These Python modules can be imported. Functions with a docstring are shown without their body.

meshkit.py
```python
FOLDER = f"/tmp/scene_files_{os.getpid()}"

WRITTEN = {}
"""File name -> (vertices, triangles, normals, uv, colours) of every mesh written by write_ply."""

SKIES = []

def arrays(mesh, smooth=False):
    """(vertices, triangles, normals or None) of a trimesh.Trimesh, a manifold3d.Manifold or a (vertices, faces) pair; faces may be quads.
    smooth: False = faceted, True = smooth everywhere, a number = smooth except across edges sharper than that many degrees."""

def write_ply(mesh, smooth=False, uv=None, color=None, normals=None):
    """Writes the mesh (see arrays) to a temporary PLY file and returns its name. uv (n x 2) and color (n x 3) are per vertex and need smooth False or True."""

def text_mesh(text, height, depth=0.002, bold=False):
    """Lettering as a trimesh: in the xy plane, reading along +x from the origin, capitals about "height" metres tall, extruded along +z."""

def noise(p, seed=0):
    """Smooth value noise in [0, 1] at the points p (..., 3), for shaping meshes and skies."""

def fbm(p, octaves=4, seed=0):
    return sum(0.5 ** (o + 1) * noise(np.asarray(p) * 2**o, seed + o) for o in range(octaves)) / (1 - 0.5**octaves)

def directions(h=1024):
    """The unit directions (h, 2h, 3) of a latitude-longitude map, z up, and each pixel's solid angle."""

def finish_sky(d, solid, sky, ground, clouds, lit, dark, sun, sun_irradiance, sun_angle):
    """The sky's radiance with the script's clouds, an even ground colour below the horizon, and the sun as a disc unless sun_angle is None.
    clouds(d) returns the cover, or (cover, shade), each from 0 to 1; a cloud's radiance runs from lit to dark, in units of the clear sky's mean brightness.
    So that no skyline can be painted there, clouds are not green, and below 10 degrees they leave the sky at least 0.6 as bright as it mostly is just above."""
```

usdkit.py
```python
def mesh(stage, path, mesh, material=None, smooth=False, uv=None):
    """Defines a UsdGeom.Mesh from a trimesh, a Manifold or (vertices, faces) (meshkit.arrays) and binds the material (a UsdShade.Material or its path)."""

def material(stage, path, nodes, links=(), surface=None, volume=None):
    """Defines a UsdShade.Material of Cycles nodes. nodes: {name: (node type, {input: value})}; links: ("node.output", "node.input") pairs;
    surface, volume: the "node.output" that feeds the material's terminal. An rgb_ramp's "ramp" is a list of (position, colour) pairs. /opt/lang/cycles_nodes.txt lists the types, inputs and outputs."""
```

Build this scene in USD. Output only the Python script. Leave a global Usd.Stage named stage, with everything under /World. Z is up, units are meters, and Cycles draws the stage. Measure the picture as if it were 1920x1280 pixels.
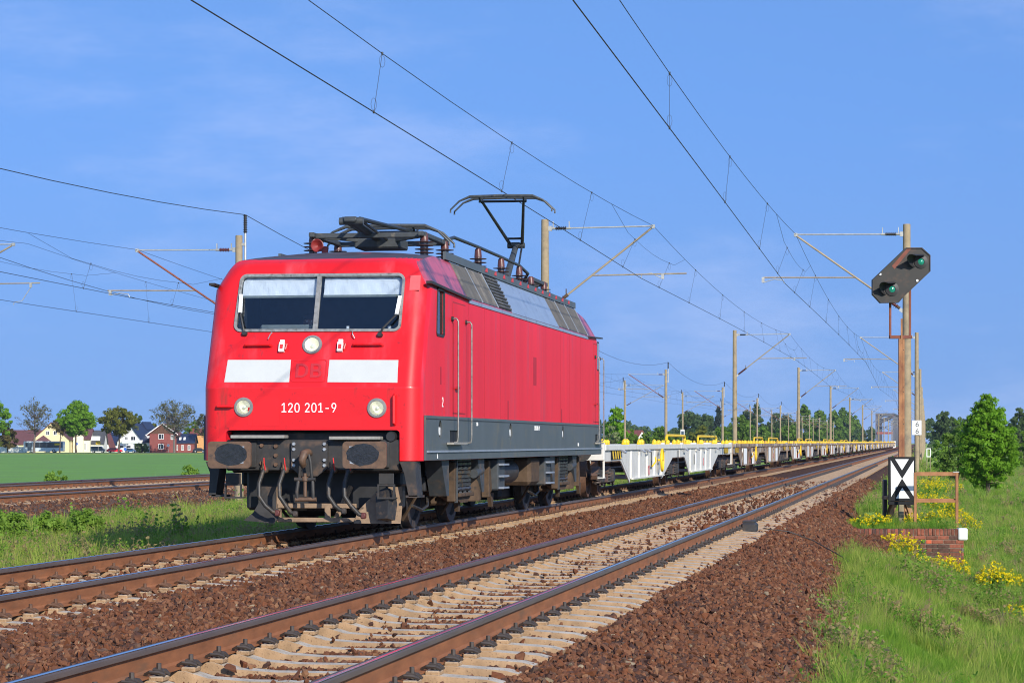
import math, random
import numpy as np, trimesh, usdkit, meshkit
from pxr import Usd, UsdGeom, UsdShade, UsdLux, Sdf, Gf, Vt
from shapely.geometry import Polygon, box as sbox, Point
from shapely import affinity, unary_union

stage = Usd.Stage.CreateInMemory()
UsdGeom.SetStageUpAxis(stage, 'Z'); UsdGeom.SetStageMetersPerUnit(stage, 1.0)
UsdGeom.Xform.Define(stage, '/World'); UsdGeom.Scope.Define(stage, '/World/Looks')
PI = math.pi

# ---------------------------------------------------------------- camera, sky, sun, exposure
CAM_H = 1.2                                   # metres above the rail tops (z = 0)
HEAD = math.atan2(778, 4700)                  # the lens looks this far left of the track direction (+y)
cam = UsdGeom.Camera.Define(stage, '/World/camera')
cam.CreateHorizontalApertureAttr(36.0); cam.CreateVerticalApertureAttr(36.0 * 682 / 1024)
cam.CreateFocalLengthAttr(36.0 * 4700 / 1920)
cam.CreateVerticalApertureOffsetAttr(36.0 * 189 / 1920)
cam.CreateClippingRangeAttr((0.1, 20000.0))
cam.CreateExposureAttr(EXPOSURE := 0.72)
cx_ = UsdGeom.Xformable(cam); cx_.AddTranslateOp().Set((0, 0, CAM_H)); cx_.AddRotateXYZOp().Set((90, 0, math.degrees(HEAD)))
SUN_AZ, SUN_EL = math.radians(34), math.radians(25)
SUN = np.array([math.sin(SUN_AZ) * math.cos(SUN_EL), -math.cos(SUN_AZ) * math.cos(SUN_EL), math.sin(SUN_EL)])
sun = UsdLux.DistantLight.Define(stage, '/World/sun')
sun.CreateIntensityAttr(0.84); sun.CreateAngleAttr(0.53); sun.CreateColorAttr((1.0, 0.93, 0.82)); sun.CreateNormalizeAttr(True)
sun.AddOrientOp().Set(Gf.Quatf(Gf.Rotation(Gf.Vec3d(0, 0, -1), Gf.Vec3d(*(-SUN))).GetQuat()))
sky = UsdLux.DomeLight.Define(stage, '/World/sky')
usdkit.material(stage, '/World/Looks/sky_look', {
    'sky': ('sky_texture', {'sky_type': 'single_scattering', 'sun_disc': False, 'sun_elevation': SUN_EL, 'sun_rotation': math.atan2(SUN[0], SUN[1]), 'altitude': 50.0, 'air_density': 1.0, 'aerosol_density': 0.9, 'ozone_density': 2.5}),
    'tc': ('texture_coordinate', {}),
    'map': ('mapping', {'scale': (1.0, 1.0, 3.2), 'location': (1.32, 0.55, 0.3)}),
    'n': ('noise_texture', {'scale': 6.0, 'detail': 9.0, 'roughness': 0.62}),
    'r': ('map_range', {'range_type': 'smoothstep', 'from_min': 0.46, 'from_max': 0.8, 'to_min': 0.0, 'to_max': 0.18}),
    'up': ('vector_math', {'math_type': 'add', 'vector2': (0.0, 0.0, 0.60)}),
    'nrm': ('vector_math', {'math_type': 'normalize'}),
    'tint': ('mix_color', {'blend_type': 'multiply', 'fac': 1.0, 'b': (0.92, 1.17, 1.46), 'use_clamp': False}),
    'm': ('mix_color', {'b': (4.9, 4.8, 5.6), 'use_clamp': True}),
    'gs': ('separate_xyz', {}), 'gz': ('map_range', {'range_type': 'smoothstep', 'from_min': -.01, 'from_max': .15, 'to_min': .62, 'to_max': 0.0}), 'low': ('mix_color', {'b': (1.05, 1.72, 3.05), 'use_clamp': True}),
    'bg': ('background_shader', {'strength': 0.138})},
    [('tc.generated', 'up.vector1'), ('up.vector', 'nrm.vector1'), ('nrm.vector', 'sky.vector'), ('tc.generated', 'map.vector'), ('map.vector', 'n.vector'), ('n.fac', 'r.value'), ('r.result', 'm.fac'),
     ('sky.color', 'tint.a'), ('tc.generated', 'gs.vector'), ('gs.z', 'gz.value'), ('gz.result', 'low.fac'), ('tint.result', 'low.a'), ('low.result', 'm.a'), ('m.result', 'bg.color')], surface='bg.background')
UsdShade.MaterialBindingAPI.Apply(sky.GetPrim()).Bind(UsdShade.Material.Get(stage, '/World/Looks/sky_look'))
sky.GetPrim().SetCustomDataByKey('kind', 'structure')

# ---------------------------------------------------------------- mesh and prim helpers
def unit(v): v = np.asarray(v, float); return v / (np.linalg.norm(v) + 1e-12)
def frame(d):
    d = unit(d); a = unit(np.cross(d, (0, 0, 1.0) if abs(d[2]) < .95 else (1.0, 0, 0))); return a, np.cross(d, a)
_cb = {}
def _chamfer_faces():
    if 'f' not in _cb:
        P = np.array([[sx * (1 if i == 0 else .8), sy * (1 if i == 1 else .8), sz * (1 if i == 2 else .8)]
                      for sx in (-1, 1) for sy in (-1, 1) for sz in (-1, 1) for i in range(3)])
        import scipy.spatial as ss
        h = ss.ConvexHull(P); f = []
        for s in h.simplices:
            n = np.cross(P[s[1]] - P[s[0]], P[s[2]] - P[s[0]])
            f.append(s if n @ P[s].mean(0) > 0 else s[::-1])
        _cb['f'] = np.array(f); _cb['P'] = P
    return _cb['f']
def each(name, mbs, m, parent, smooth=35):
    return [obj(name, b, m, parent, smooth) for b in mbs]
class MB:
    def __init__(s): s.v, s.f, s.n = [], [], 0
    def add(s, v, f):
        v = np.asarray(v, float).reshape(-1, 3); s.v.append(v); s.f.append(np.asarray(f, int).reshape(-1, 3) + s.n); s.n += len(v); return s
    def quads(s, v, q):
        q = np.asarray(q, int); return s.add(v, np.vstack([q[:, [0, 1, 2]], q[:, [0, 2, 3]]]))
    def tm(s, m, T=None):
        v = np.array(m.vertices); v = v if T is None else trimesh.transform_points(v, T); return s.add(v, m.faces)
    def box(s, x0, x1, y0, y1, z0, z1, R=None, c=None):
        v = np.array([[x, y, z] for x in (x0, x1) for y in (y0, y1) for z in (z0, z1)], float)
        if R is not None:
            m = v.mean(0) if c is None else np.asarray(c, float); v = (v - m) @ np.asarray(R).T + m
        return s.quads(v, [[0, 1, 3, 2], [4, 6, 7, 5], [0, 4, 5, 1], [2, 3, 7, 6], [0, 2, 6, 4], [1, 5, 7, 3]])
    def cbox(s, x0, x1, y0, y1, z0, z1, b=.01, R=None):
        f = _chamfer_faces(); c = np.array([(x0 + x1) / 2, (y0 + y1) / 2, (z0 + z1) / 2]); h = np.array([x1 - x0, y1 - y0, z1 - z0]) / 2
        b = min(b, h.min() * .45)
        v = np.where(np.abs(_cb['P']) > .9, _cb['P'] * h, np.sign(_cb['P']) * (h - b))
        if R is not None: v = v @ np.asarray(R).T
        return s.add(v + c, f)
    def cyl(s, p0, p1, r0, r1=None, n=12, caps=True):
        p0, p1 = np.asarray(p0, float), np.asarray(p1, float); r1 = r0 if r1 is None else r1
        a, b = frame(p1 - p0); t = np.arange(n) * 2 * PI / n; o = np.cos(t)[:, None] * a + np.sin(t)[:, None] * b
        v = np.vstack([p0 + o * r0, p1 + o * r1]); i = np.arange(n); j = (i + 1) % n
        f = np.vstack([np.stack([i, j, i + n], 1), np.stack([j, j + n, i + n], 1)])
        if caps:
            f = np.vstack([f, [[0, k + 1, k] for k in range(1, n - 1)], [[n, n + k, n + k + 1] for k in range(1, n - 1)]])
        return s.add(v, f)
    def bar(s, p0, p1, w, h, up=(0, 0, 1)):
        p0, p1 = np.asarray(p0, float), np.asarray(p1, float); d = unit(p1 - p0)
        u = np.asarray(up, float); u = u if abs(unit(u) @ d) < .98 else np.array([0, 1.0, 0])
        a = unit(np.cross(d, u)); b = np.cross(a, d)
        v = np.array([p + a * w / 2 * sa + b * h / 2 * sb for p in (p0, p1) for sa in (-1, 1) for sb in (-1, 1)])
        return s.quads(v, [[0, 1, 3, 2], [4, 6, 7, 5], [0, 4, 5, 1], [2, 3, 7, 6], [0, 2, 6, 4], [1, 5, 7, 3]])
    def tube(s, pts, r, n=6, caps=True):
        p = np.asarray(pts, float); m = len(p); r = np.broadcast_to(np.asarray(r, float), (m,))
        t = np.gradient(p, axis=0); t /= np.linalg.norm(t, axis=1, keepdims=True) + 1e-12
        a = frame(t[0])[0]; A = []
        for k in range(m):
            a = unit(a - t[k] * (a @ t[k])); A.append(a)
        A = np.array(A); B = np.cross(t, A); g = np.arange(n) * 2 * PI / n
        v = p[:, None] + r[:, None, None] * (np.cos(g)[None, :, None] * A[:, None] + np.sin(g)[None, :, None] * B[:, None])
        i, j = np.meshgrid(np.arange(m - 1), np.arange(n), indexing='ij')
        q = np.stack([i * n + j, i * n + (j + 1) % n, (i + 1) * n + (j + 1) % n, (i + 1) * n + j], -1).reshape(-1, 4)
        f = np.vstack([q[:, [0, 1, 2]], q[:, [0, 2, 3]]])
        if caps:
            e = (m - 1) * n
            f = np.vstack([f, [[0, k + 1, k] for k in range(1, n - 1)], [[e, e + k, e + k + 1] for k in range(1, n - 1)]])
        return s.add(v.reshape(-1, 3), f)
    def lathe(s, prof, o, axis=(0, 0, 1), n=16):
        """prof: (radius, height along axis) pairs"""
        o = np.asarray(o, float); d = unit(axis); a, b = frame(d); t = np.arange(n) * 2 * PI / n
        ring = np.cos(t)[:, None] * a + np.sin(t)[:, None] * b
        v = np.vstack([o + d * h + ring * max(r, 1e-4) for r, h in prof]); m = len(prof)
        i, j = np.meshgrid(np.arange(m - 1), np.arange(n), indexing='ij')
        q = np.stack([i * n + j, (i + 1) * n + j, (i + 1) * n + (j + 1) % n, i * n + (j + 1) % n], -1).reshape(-1, 4)
        w0 = v - v.mean(0); tq = np.vstack([q[:, [0, 1, 2]], q[:, [0, 2, 3]]]); vol = np.einsum('ij,ij->i', w0[tq[:, 0]], np.cross(w0[tq[:, 1]], w0[tq[:, 2]])).sum()
        return s.quads(v, q if vol > 0 else q[:, ::-1])
    def poly(s, poly, fn, d0, d1):
        """extrude a shapely polygon; fn maps (a, b, d) arrays to xyz"""
        for g in getattr(poly, 'geoms', [poly]):
            if g.is_empty or g.area < 1e-9: continue
            m = trimesh.creation.extrude_polygon(g, 1.0, engine='earcut'); v = m.vertices
            w = np.stack(fn(v[:, 0], v[:, 1], d0 + (d1 - d0) * v[:, 2]), -1)
            f = m.faces
            vol = np.einsum('ij,ij->i', w[f[:, 0]], np.cross(w[f[:, 1]], w[f[:, 2]])).sum()
            c = w.mean(0); w0 = w - c; vol = np.einsum('ij,ij->i', w0[f[:, 0]], np.cross(w0[f[:, 1]], w0[f[:, 2]])).sum()
            s.add(w, f if vol > 0 else f[:, ::-1])
        return s
    def arr(s):
        return np.vstack(s.v), np.vstack(s.f)
    def move(s, T):
        s.v = [trimesh.transform_points(v, T) for v in s.v]; return s
def rot(axis, deg): return trimesh.transformations.rotation_matrix(math.radians(deg), axis)[:3, :3]
def yz(a, b, d): return d, a, b          # polygon in (y,z), extruded along x
def xz(a, b, d): return a, d, b          # polygon in (x,z), extruded along y
def xy(a, b, d): return a, b, d

_names = {}
def free(name, parent):
    k = (parent, name); n = _names.get(k, 0); _names[k] = n + 1
    return f'{parent}/{name}' if n == 0 else f'{parent}/{name}_{n:03d}'
def pathof(p): return str(p.GetPath()) if p is not None else '/World'
def data(p, label=None, cat=None, group=None, kind=None):
    for k, v in (('label', label), ('category', cat), ('group', group), ('kind', kind)):
        if v: p.SetCustomDataByKey(k, v)
    return p
MATS = {}
def obj(name, mesh, m, parent=None, smooth=35, label=None, loc=None, rz=None, arrays=None, kind=None):
    path = free(name, pathof(parent))
    if arrays is None:
        if isinstance(mesh, MB): mesh = mesh.arr()
        arrays = meshkit.arrays(mesh, smooth)
    v, f, n = arrays
    p = UsdGeom.Mesh.Define(stage, path)
    p.CreatePointsAttr(Vt.Vec3fArray.FromNumpy(np.ascontiguousarray(v, np.float32)))
    p.CreateFaceVertexCountsAttr(Vt.IntArray.FromNumpy(np.full(len(f), 3, np.int32)))
    p.CreateFaceVertexIndicesAttr(Vt.IntArray.FromNumpy(np.ascontiguousarray(f, np.int32).ravel()))
    p.CreateSubdivisionSchemeAttr('none')
    if n is not None:
        p.CreateNormalsAttr(Vt.Vec3fArray.FromNumpy(np.ascontiguousarray(n, np.float32))); p.SetNormalsInterpolation('vertex')
    if m is not None: UsdShade.MaterialBindingAPI.Apply(p.GetPrim()).Bind(MATS[m])
    if loc is not None: p.AddTranslateOp().Set(Gf.Vec3d(*map(float, loc)))
    if rz: p.AddRotateZOp().Set(math.degrees(rz))
    return data(p.GetPrim(), label, kind=kind)
def thing(name, label, cat, loc=(0, 0, 0), rz=0.0, group=None, kind=None, scale=None):
    x = UsdGeom.Xform.Define(stage, free(name, '/World'))
    x.AddTranslateOp().Set(Gf.Vec3d(*map(float, loc))); x.AddRotateZOp().Set(math.degrees(rz))
    if scale is not None: x.AddScaleOp().Set(Gf.Vec3f(*map(float, np.broadcast_to(scale, 3))))
    return data(x.GetPrim(), label, cat, group, kind)
def dup(src, name, label, loc, rz=0.0, group=None, scale=None):
    was = src.GetCustomData()
    r = thing(name, label, was['category'], loc, rz, group or was.get('group'), scale=scale)
    r.GetReferences().AddInternalReference(src.GetPath()); r.SetInstanceable(True)
    return r
def structure(name, mesh, m, smooth=False, kind='structure'):
    return obj(name, mesh, m, None, smooth, kind=kind)
def scatter(name, protos, pos, idx, quat, scale, label=None, cat=None):
    """one PointInstancer (stuff); protos: list of (MB, material, smooth)"""
    path = free(name, '/World'); pi = UsdGeom.PointInstancer.Define(stage, path)
    rel = pi.CreatePrototypesRel()
    for k, (mb, m, sm) in enumerate(protos):
        pr = obj(f'{name.split("/")[-1]}_piece', mb, m, pi.GetPrim(), sm); rel.AddTarget(pr.GetPath())
    pi.CreateProtoIndicesAttr(Vt.IntArray.FromNumpy(np.asarray(idx, np.int32)))
    pi.CreatePositionsAttr(Vt.Vec3fArray.FromNumpy(np.ascontiguousarray(pos, np.float32)))
    pi.CreateScalesAttr(Vt.Vec3fArray.FromNumpy(np.ascontiguousarray(scale, np.float32)))
    q = np.asarray(quat, np.float32)      # w x y z
    pi.CreateOrientationsAttr(Vt.QuathArray([Gf.Quath(float(a), float(b), float(c), float(d)) for a, b, c, d in q]))
    return data(pi.GetPrim(), label, cat, kind='stuff')
def rand_quats(rng, n, tilt=None):
    if tilt is None:
        q = rng.normal(size=(n, 4)); return q / np.linalg.norm(q, axis=1, keepdims=True)
    a = rng.uniform(0, 2 * PI, n); t = rng.uniform(-tilt, tilt, n); b = rng.uniform(0, 2 * PI, n)
    qz = np.stack([np.cos(a / 2), 0 * a, 0 * a, np.sin(a / 2)], 1)
    qt = np.stack([np.cos(t / 2), np.sin(t / 2) * np.cos(b), np.sin(t / 2) * np.sin(b), 0 * a], 1)
    w1, x1, y1, z1 = qt.T; w2, x2, y2, z2 = qz.T
    return np.stack([w1*w2-x1*x2-y1*y2-z1*z2, w1*x2+x1*w2+y1*z2-z1*y2, w1*y2-x1*z2+y1*w2+z1*x2, w1*z2+x1*y2-y1*x2+z1*w2], 1)

# ---------------------------------------------------------------- materials
def mat(name, col, rough=.55, metal=0., var=.15, vscale=6., stretch=(1, 1, 1), dirt=None, bump=None, coat=0., spec=.5, island=0., trans=0., obj_space=False, extra=None, sheen=None):
    """Principled material with noise variation; dirt: (colour, scale, lo, hi[, stretch]); bump: (scale, distance[, stretch]); island: per-piece value spread"""
    N = {'geo': ('geometry', {}), 'p': ('principled_bsdf', {'roughness': rough, 'metallic': metal, 'specular_ior_level': spec, 'coat_weight': coat, 'coat_roughness': .12})}
    L = []; src = 'geo.position'
    if obj_space: N['tc'] = ('texture_coordinate', {}); src = 'tc.object'
    c = np.asarray(col, float)
    N['mp'] = ('mapping', {'scale': stretch}); N['n'] = ('noise_texture', {'scale': vscale, 'detail': 5.0, 'roughness': .6})
    N['mr'] = ('map_range', {'from_min': .3, 'from_max': .7, 'clamp': True})
    N['mx'] = ('mix_color', {'a': tuple(c * (1 - var)), 'b': tuple(c * (1 + var)), 'use_clamp': True})
    L += [(src, 'mp.vector'), ('mp.vector', 'n.vector'), ('n.fac', 'mr.value'), ('mr.result', 'mx.fac')]
    out = 'mx.result'
    if island:
        N['hs'] = ('map_range', {'to_min': 1 - island, 'to_max': 1 + island})
        N['im'] = ('hsv', {'hue': .5, 'saturation': 1.0})
        L += [('geo.random_per_island', 'hs.value'), ('hs.result', 'im.value'), (out, 'im.color')]; out = 'im.color'
    for k, d in enumerate([dirt] if dirt and not isinstance(dirt, list) else (dirt or [])):
        N[f'dm{k}'] = ('mapping', {'scale': d[4] if len(d) > 4 else (1, 1, 1), 'location': (3.1 * k, 1.7, .4)})
        N[f'dn{k}'] = ('noise_texture', {'scale': d[1], 'detail': 7.0, 'roughness': .62})
        N[f'dr{k}'] = ('map_range', {'range_type': 'smoothstep', 'from_min': d[2], 'from_max': d[3]})
        N[f'dx{k}'] = ('mix_color', {'b': d[0], 'use_clamp': True})
        L += [(src, f'dm{k}.vector'), (f'dm{k}.vector', f'dn{k}.vector'), (f'dn{k}.fac', f'dr{k}.value'), (f'dr{k}.result', f'dx{k}.fac'), (out, f'dx{k}.a')]; out = f'dx{k}.result'
    L.append((out, 'p.base_color'))
    if bump:
        N['bm'] = ('mapping', {'scale': bump[2] if len(bump) > 2 else (1, 1, 1)})
        N['bn'] = ('noise_texture', {'scale': bump[0], 'detail': 4.0}); N['bp'] = ('bump', {'distance': bump[1], 'strength': 1.0})
        L += [(src, 'bm.vector'), ('bm.vector', 'bn.vector'), ('bn.fac', 'bp.height'), ('bp.normal', 'p.normal')]
    surf = 'p.BSDF'
    if trans:
        N['tr'] = ('translucent_bsdf', {}); N['tm'] = ('mix_closure', {'fac': trans})
        L += [(out, 'tr.color'), ('p.BSDF', 'tm.closure1'), ('tr.BSDF', 'tm.closure2')]; surf = 'tm.closure'
    MATS[name] = usdkit.material(stage, f'/World/Looks/{name}', N, L, surface=surf)
    return MATS[name]
def glass(name, tint=(.8, .85, .85), rough=.0, ior=1.6):
    MATS[name] = usdkit.material(stage, f'/World/Looks/{name}', {
        'fr': ('fresnel', {'IOR': ior}), 't': ('transparent_bsdf', {'color': tint}), 'g': ('glossy_bsdf', {'color': (1, 1, 1), 'roughness': rough}), 'm': ('mix_closure', {})},
        [('fr.fac', 'm.fac'), ('t.BSDF', 'm.closure1'), ('g.BSDF', 'm.closure2')], surface='m.closure')
def emit(name, col, strength):
    MATS[name] = usdkit.material(stage, f'/World/Looks/{name}', {'e': ('emission', {'color': col, 'strength': strength})}, [], surface='e.emission')
BROWN_DUST = (.10, .062, .036)
mat('red_paint', (.62, .010, .014), rough=.33, var=.10, vscale=1.3, dirt=[((.36, .012, .02), 7., .62, .74), ((.56, .075, .09), 2.2, .52, .85, (1, .35, .25)), ((.12, .012, .015), 42., .69, .74), ((.20, .03, .035), 6., .62, .80, (1, 1, .12))], coat=.05, spec=.35)
mat('red_side', (.74, .014, .030), rough=.5, spec=.22, var=.10, vscale=1.2, stretch=(1, 1, .12), dirt=[((.50, .05, .08), 3.0, .50, .80, (1, 1, .10)), ((.17, .012, .02), 22., .68, .80)], coat=.0)
mat('red_bright', (.72, .008, .010), rough=.36, var=.05, vscale=2., dirt=((.30, .01, .012), 30., .68, .78), coat=.2)
mat('red_roof', (0.46, 0.072, 0.11), rough=.42, var=.2, vscale=1.5, dirt=((.06, .035, .06), 2.2, .42, .68), coat=.1)
mat('roof_dark', (.06, .045, .055), rough=.7, var=.3, vscale=2.5, dirt=((.20, .03, .05), 3., .58, .75))
mat('skirt_grey', (.075, .085, .088), rough=.45, var=.12, vscale=2., stretch=(1, 1, .3), dirt=((.12, .11, .08), 3., .52, .75))
mat('skirt_light', (.22, .25, .30), rough=.4, var=.1)
mat('panel_grey', (.24, .29, .37), rough=.33, var=.1, vscale=2., dirt=((.14, .15, .18), 4., .55, .75), coat=.1)
mat('grille_grey', (.105, .098, .088), rough=.5, var=.2, vscale=3., stretch=(1, 1, .5), dirt=((.19, .17, .145), 2.5, .5, .7))
mat('dark_steel', (0.028, 0.026, 0.025), rough=.6, var=.3, vscale=8., dirt=((.10, .062, .040), 5., .5, .75))
mat('black_steel', (.018, .018, .019), rough=.55, var=.3, vscale=8.)
mat('bogie_dust', (0.085, 0.055, 0.034), rough=.8, var=.25, vscale=7., dirt=((.04, .032, .026), 6., .55, .72), spec=.25)
mat('bogie_grey', (0.042, 0.048, 0.052), rough=.6, var=.25, vscale=8., dirt=((.12, .08, .05), 4., .5, .75))
mat('plow_tan', (.27, .185, .12), rough=.75, var=.2, vscale=9., dirt=((.06, .045, .035), 7., .56, .7), spec=.3)
mat('buffer_rust', (0.12, 0.068, 0.04), rough=.6, var=.25, vscale=14., dirt=((.05, .04, .035), 9., .55, .7))
mat('buffer_grease', (.020, .021, .024), rough=.32, var=.4, vscale=16., bump=(40., .004))
mat('bare_metal', (.42, .43, .44), rough=.45, metal=.6, var=.25, vscale=25.)
mat('step_light', (0.26, 0.25, 0.22), rough=.6, var=.2, vscale=20.)
mat('frame_alu', (.27, .26, .24), rough=.45, metal=.35, var=.25, vscale=18., dirt=((.10, .09, .075), 14., .52, .72))
mat('white_paint', (0.5, 0.51, 0.49), rough=.45, var=.04, vscale=4., dirt=((.50, .50, .47), 7., .60, .80))
mat('curtain', (.82, .82, .82), rough=.9, var=.08, vscale=3., bump=(7., .03, (1, 1, .25)))
mat('cab_dark', (.020, .024, .030), rough=.7, var=.2)
mat('cab_desk', (.18, .20, .18), rough=.6, var=.1)
mat('insulator', (.075, .038, .034), rough=.25, var=.15, coat=.4)
mat('insulator_cap', (0.1, 0.032, 0.027), rough=.4, var=.2)
mat('panto_grey', (0.046, 0.051, 0.053), rough=.5, var=.25, vscale=10., dirt=((.15, .13, .10), 6., .55, .75))
mat('panto_black', (.022, .024, .026), rough=.4, var=.3)
mat('rubber', (.028, .026, .024), rough=.5, var=.3, vscale=20., dirt=((.085, .06, .04), 15., .5, .7))
mat('lamp_glass_base', (.80, .77, .66), rough=.25, metal=.0, var=.2, vscale=20.)
mat('skin', (.45, .24, .17), rough=.6, var=.05)
mat('driver_cloth', (.03, .035, .05), rough=.9, var=.1)
mat('hair', (.03, .02, .015), rough=.7, var=.1)
glass('cab_glass', (.82, .86, .90), ior=1.50)
glass('clear_glass', (.9, .92, .9), ior=1.45)
glass('house_glass', (.30, .34, .38), ior=1.8)
# track
mat('rail_rust', (0.25, 0.098, 0.04), rough=.75, var=.25, vscale=10., stretch=(1, .25, 1), dirt=((.16, .085, .045), 6., .5, .75, (1, .2, 1)), spec=.3)
mat('rail_dark', (0.095, 0.068, 0.052), rough=.5, var=.2, vscale=12., stretch=(1, .1, 1), spec=.5)
mat('rail_shine', (.55, .55, .56), rough=.17, metal=1.0, var=.12, vscale=14., stretch=(1, .05, 1))
MATS['sleeper'] = usdkit.material(stage, '/World/Looks/sleeper', {'geo': ('geometry', {}), 'sx': ('separate_xyz', {}), 'up': ('map_range', {'range_type': 'smoothstep', 'from_min': .55, 'from_max': .95}),
    'n1': ('noise_texture', {'scale': 9., 'detail': 6.}), 'n2': ('noise_texture', {'scale': 70., 'detail': 3.}), 'm1': ('map_range', {'from_min': .35, 'from_max': .7, 'to_min': .78, 'to_max': 1.12}), 'm2': ('map_range', {'range_type': 'smoothstep', 'from_min': .62, 'from_max': .70}),
    'c': ('mix_color', {'a': (.35, .225, .125), 'b': (.52, .45, .355)}), 'v': ('hsv', {'hue': .5, 'saturation': 1.0}), 'd': ('mix_color', {'b': (.13, .075, .045)}), 'bp': ('bump', {'distance': .004, 'strength': 1.0}), 'p': ('principled_bsdf', {'roughness': .9, 'specular_ior_level': .2})},
    [('geo.normal', 'sx.vector'), ('sx.z', 'up.value'), ('geo.position', 'n1.vector'), ('geo.position', 'n2.vector'), ('n1.fac', 'm1.value'), ('n2.fac', 'm2.value'), ('up.result', 'c.fac'), ('c.result', 'v.color'), ('m1.result', 'v.value'), ('v.color', 'd.a'), ('m2.result', 'd.fac'), ('d.result', 'p.base_color'), ('n2.fac', 'bp.height'), ('bp.normal', 'p.normal')], surface='p.BSDF')     # brown dust and rust on the flanks, tops worn pale
mat('clip_dark', (.045, .034, .028), rough=.6, var=.3, vscale=20.)
mat('clip_rust', (.105, .050, .026), rough=.7, var=.3, vscale=20.)
STONE_TONES = [(.135, .055, .027), (.110, .044, .023), (.160, .070, .036), (.070, .034, .023), (.135, .048, .021), (.20, .100, .052), (.105, .060, .040), (.25, .19, .12)]
for k_, c_ in enumerate(STONE_TONES):
    mat(f'stone_{"abcdefgh"[k_]}', c_, rough=.85, var=.22, vscale=30., spec=.2)
mat('ballast_base', (.065, .031, .019), rough=.9, var=.45, vscale=22., dirt=((.17, .09, .055), 35., .52, .62), bump=(28., .05), spec=.15)
mat('ballast_far', (.125, .075, .052), rough=.9, var=.45, vscale=9., dirt=((.075, .05, .04), 14., .5, .6), bump=(12., .06), spec=.15)
# ground
mat('soil_grass', (0.23, 0.33, 0.065), rough=.95, var=.4, vscale=3., dirt=((.24, .19, .09), 1.3, .56, .78), bump=(9., .08), spec=.1)
mat('crop_field', (0.155, 0.295, 0.062), rough=.9, var=.16, vscale=.5, stretch=(.25, 1, 1), dirt=((.15, .245, .075), .09, .45, .75), bump=(1.2, .12), spec=.1)
mat('path_grey', (.30, .29, .27), rough=.95, var=.15, vscale=3., spec=.1)
mat('asphalt', (.055, .055, .056), rough=.9, var=.15, vscale=2.)
GR = dict(rough=.6, var=.0, trans=.55, spec=.12)
mat('grass_green', (0.4, 0.66, 0.075), island=.45, **GR)
mat('grass_light', (0.62, 0.74, 0.14), island=.4, **GR)
mat('grass_dry', (0.62, 0.5, 0.22), island=.35, **GR)
mat('herb_leaf', (0.28, 0.6, 0.06), island=.5, **GR)
mat('rape_yellow', (0.98, 0.78, 0.01), island=.25, rough=.7, var=.0, trans=.25, spec=.2)
LF = dict(rough=.55, var=.25, vscale=.5, trans=.52, spec=.2, obj_space=True)
mat('leaf_bright', (0.36, 0.7, 0.045), island=.5, **LF)
mat('leaf_mid', (0.29, 0.49, 0.06), island=.5, **LF)
mat('leaf_olive', (0.36, 0.38, 0.055), island=.5, **LF)
mat('leaf_grey', (0.28, 0.29, 0.12), island=.45, **LF)
mat('leaf_dark', (0.21, 0.32, 0.105), island=.5, **LF)
mat('leaf_birch', (0.31, 0.52, 0.075), island=.5, **LF)
mat('leaf_blue', (0.08, 0.12, 0.1), island=.4, **LF)
mat('leaf_shrub', (0.45, 0.74, 0.1), island=.5, **LF)
mat('leaf_willow', (0.42, 0.5, 0.2), island=.4, **LF)
mat('leaf_brown', (0.34, 0.28, 0.09), island=.5, **LF)
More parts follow.
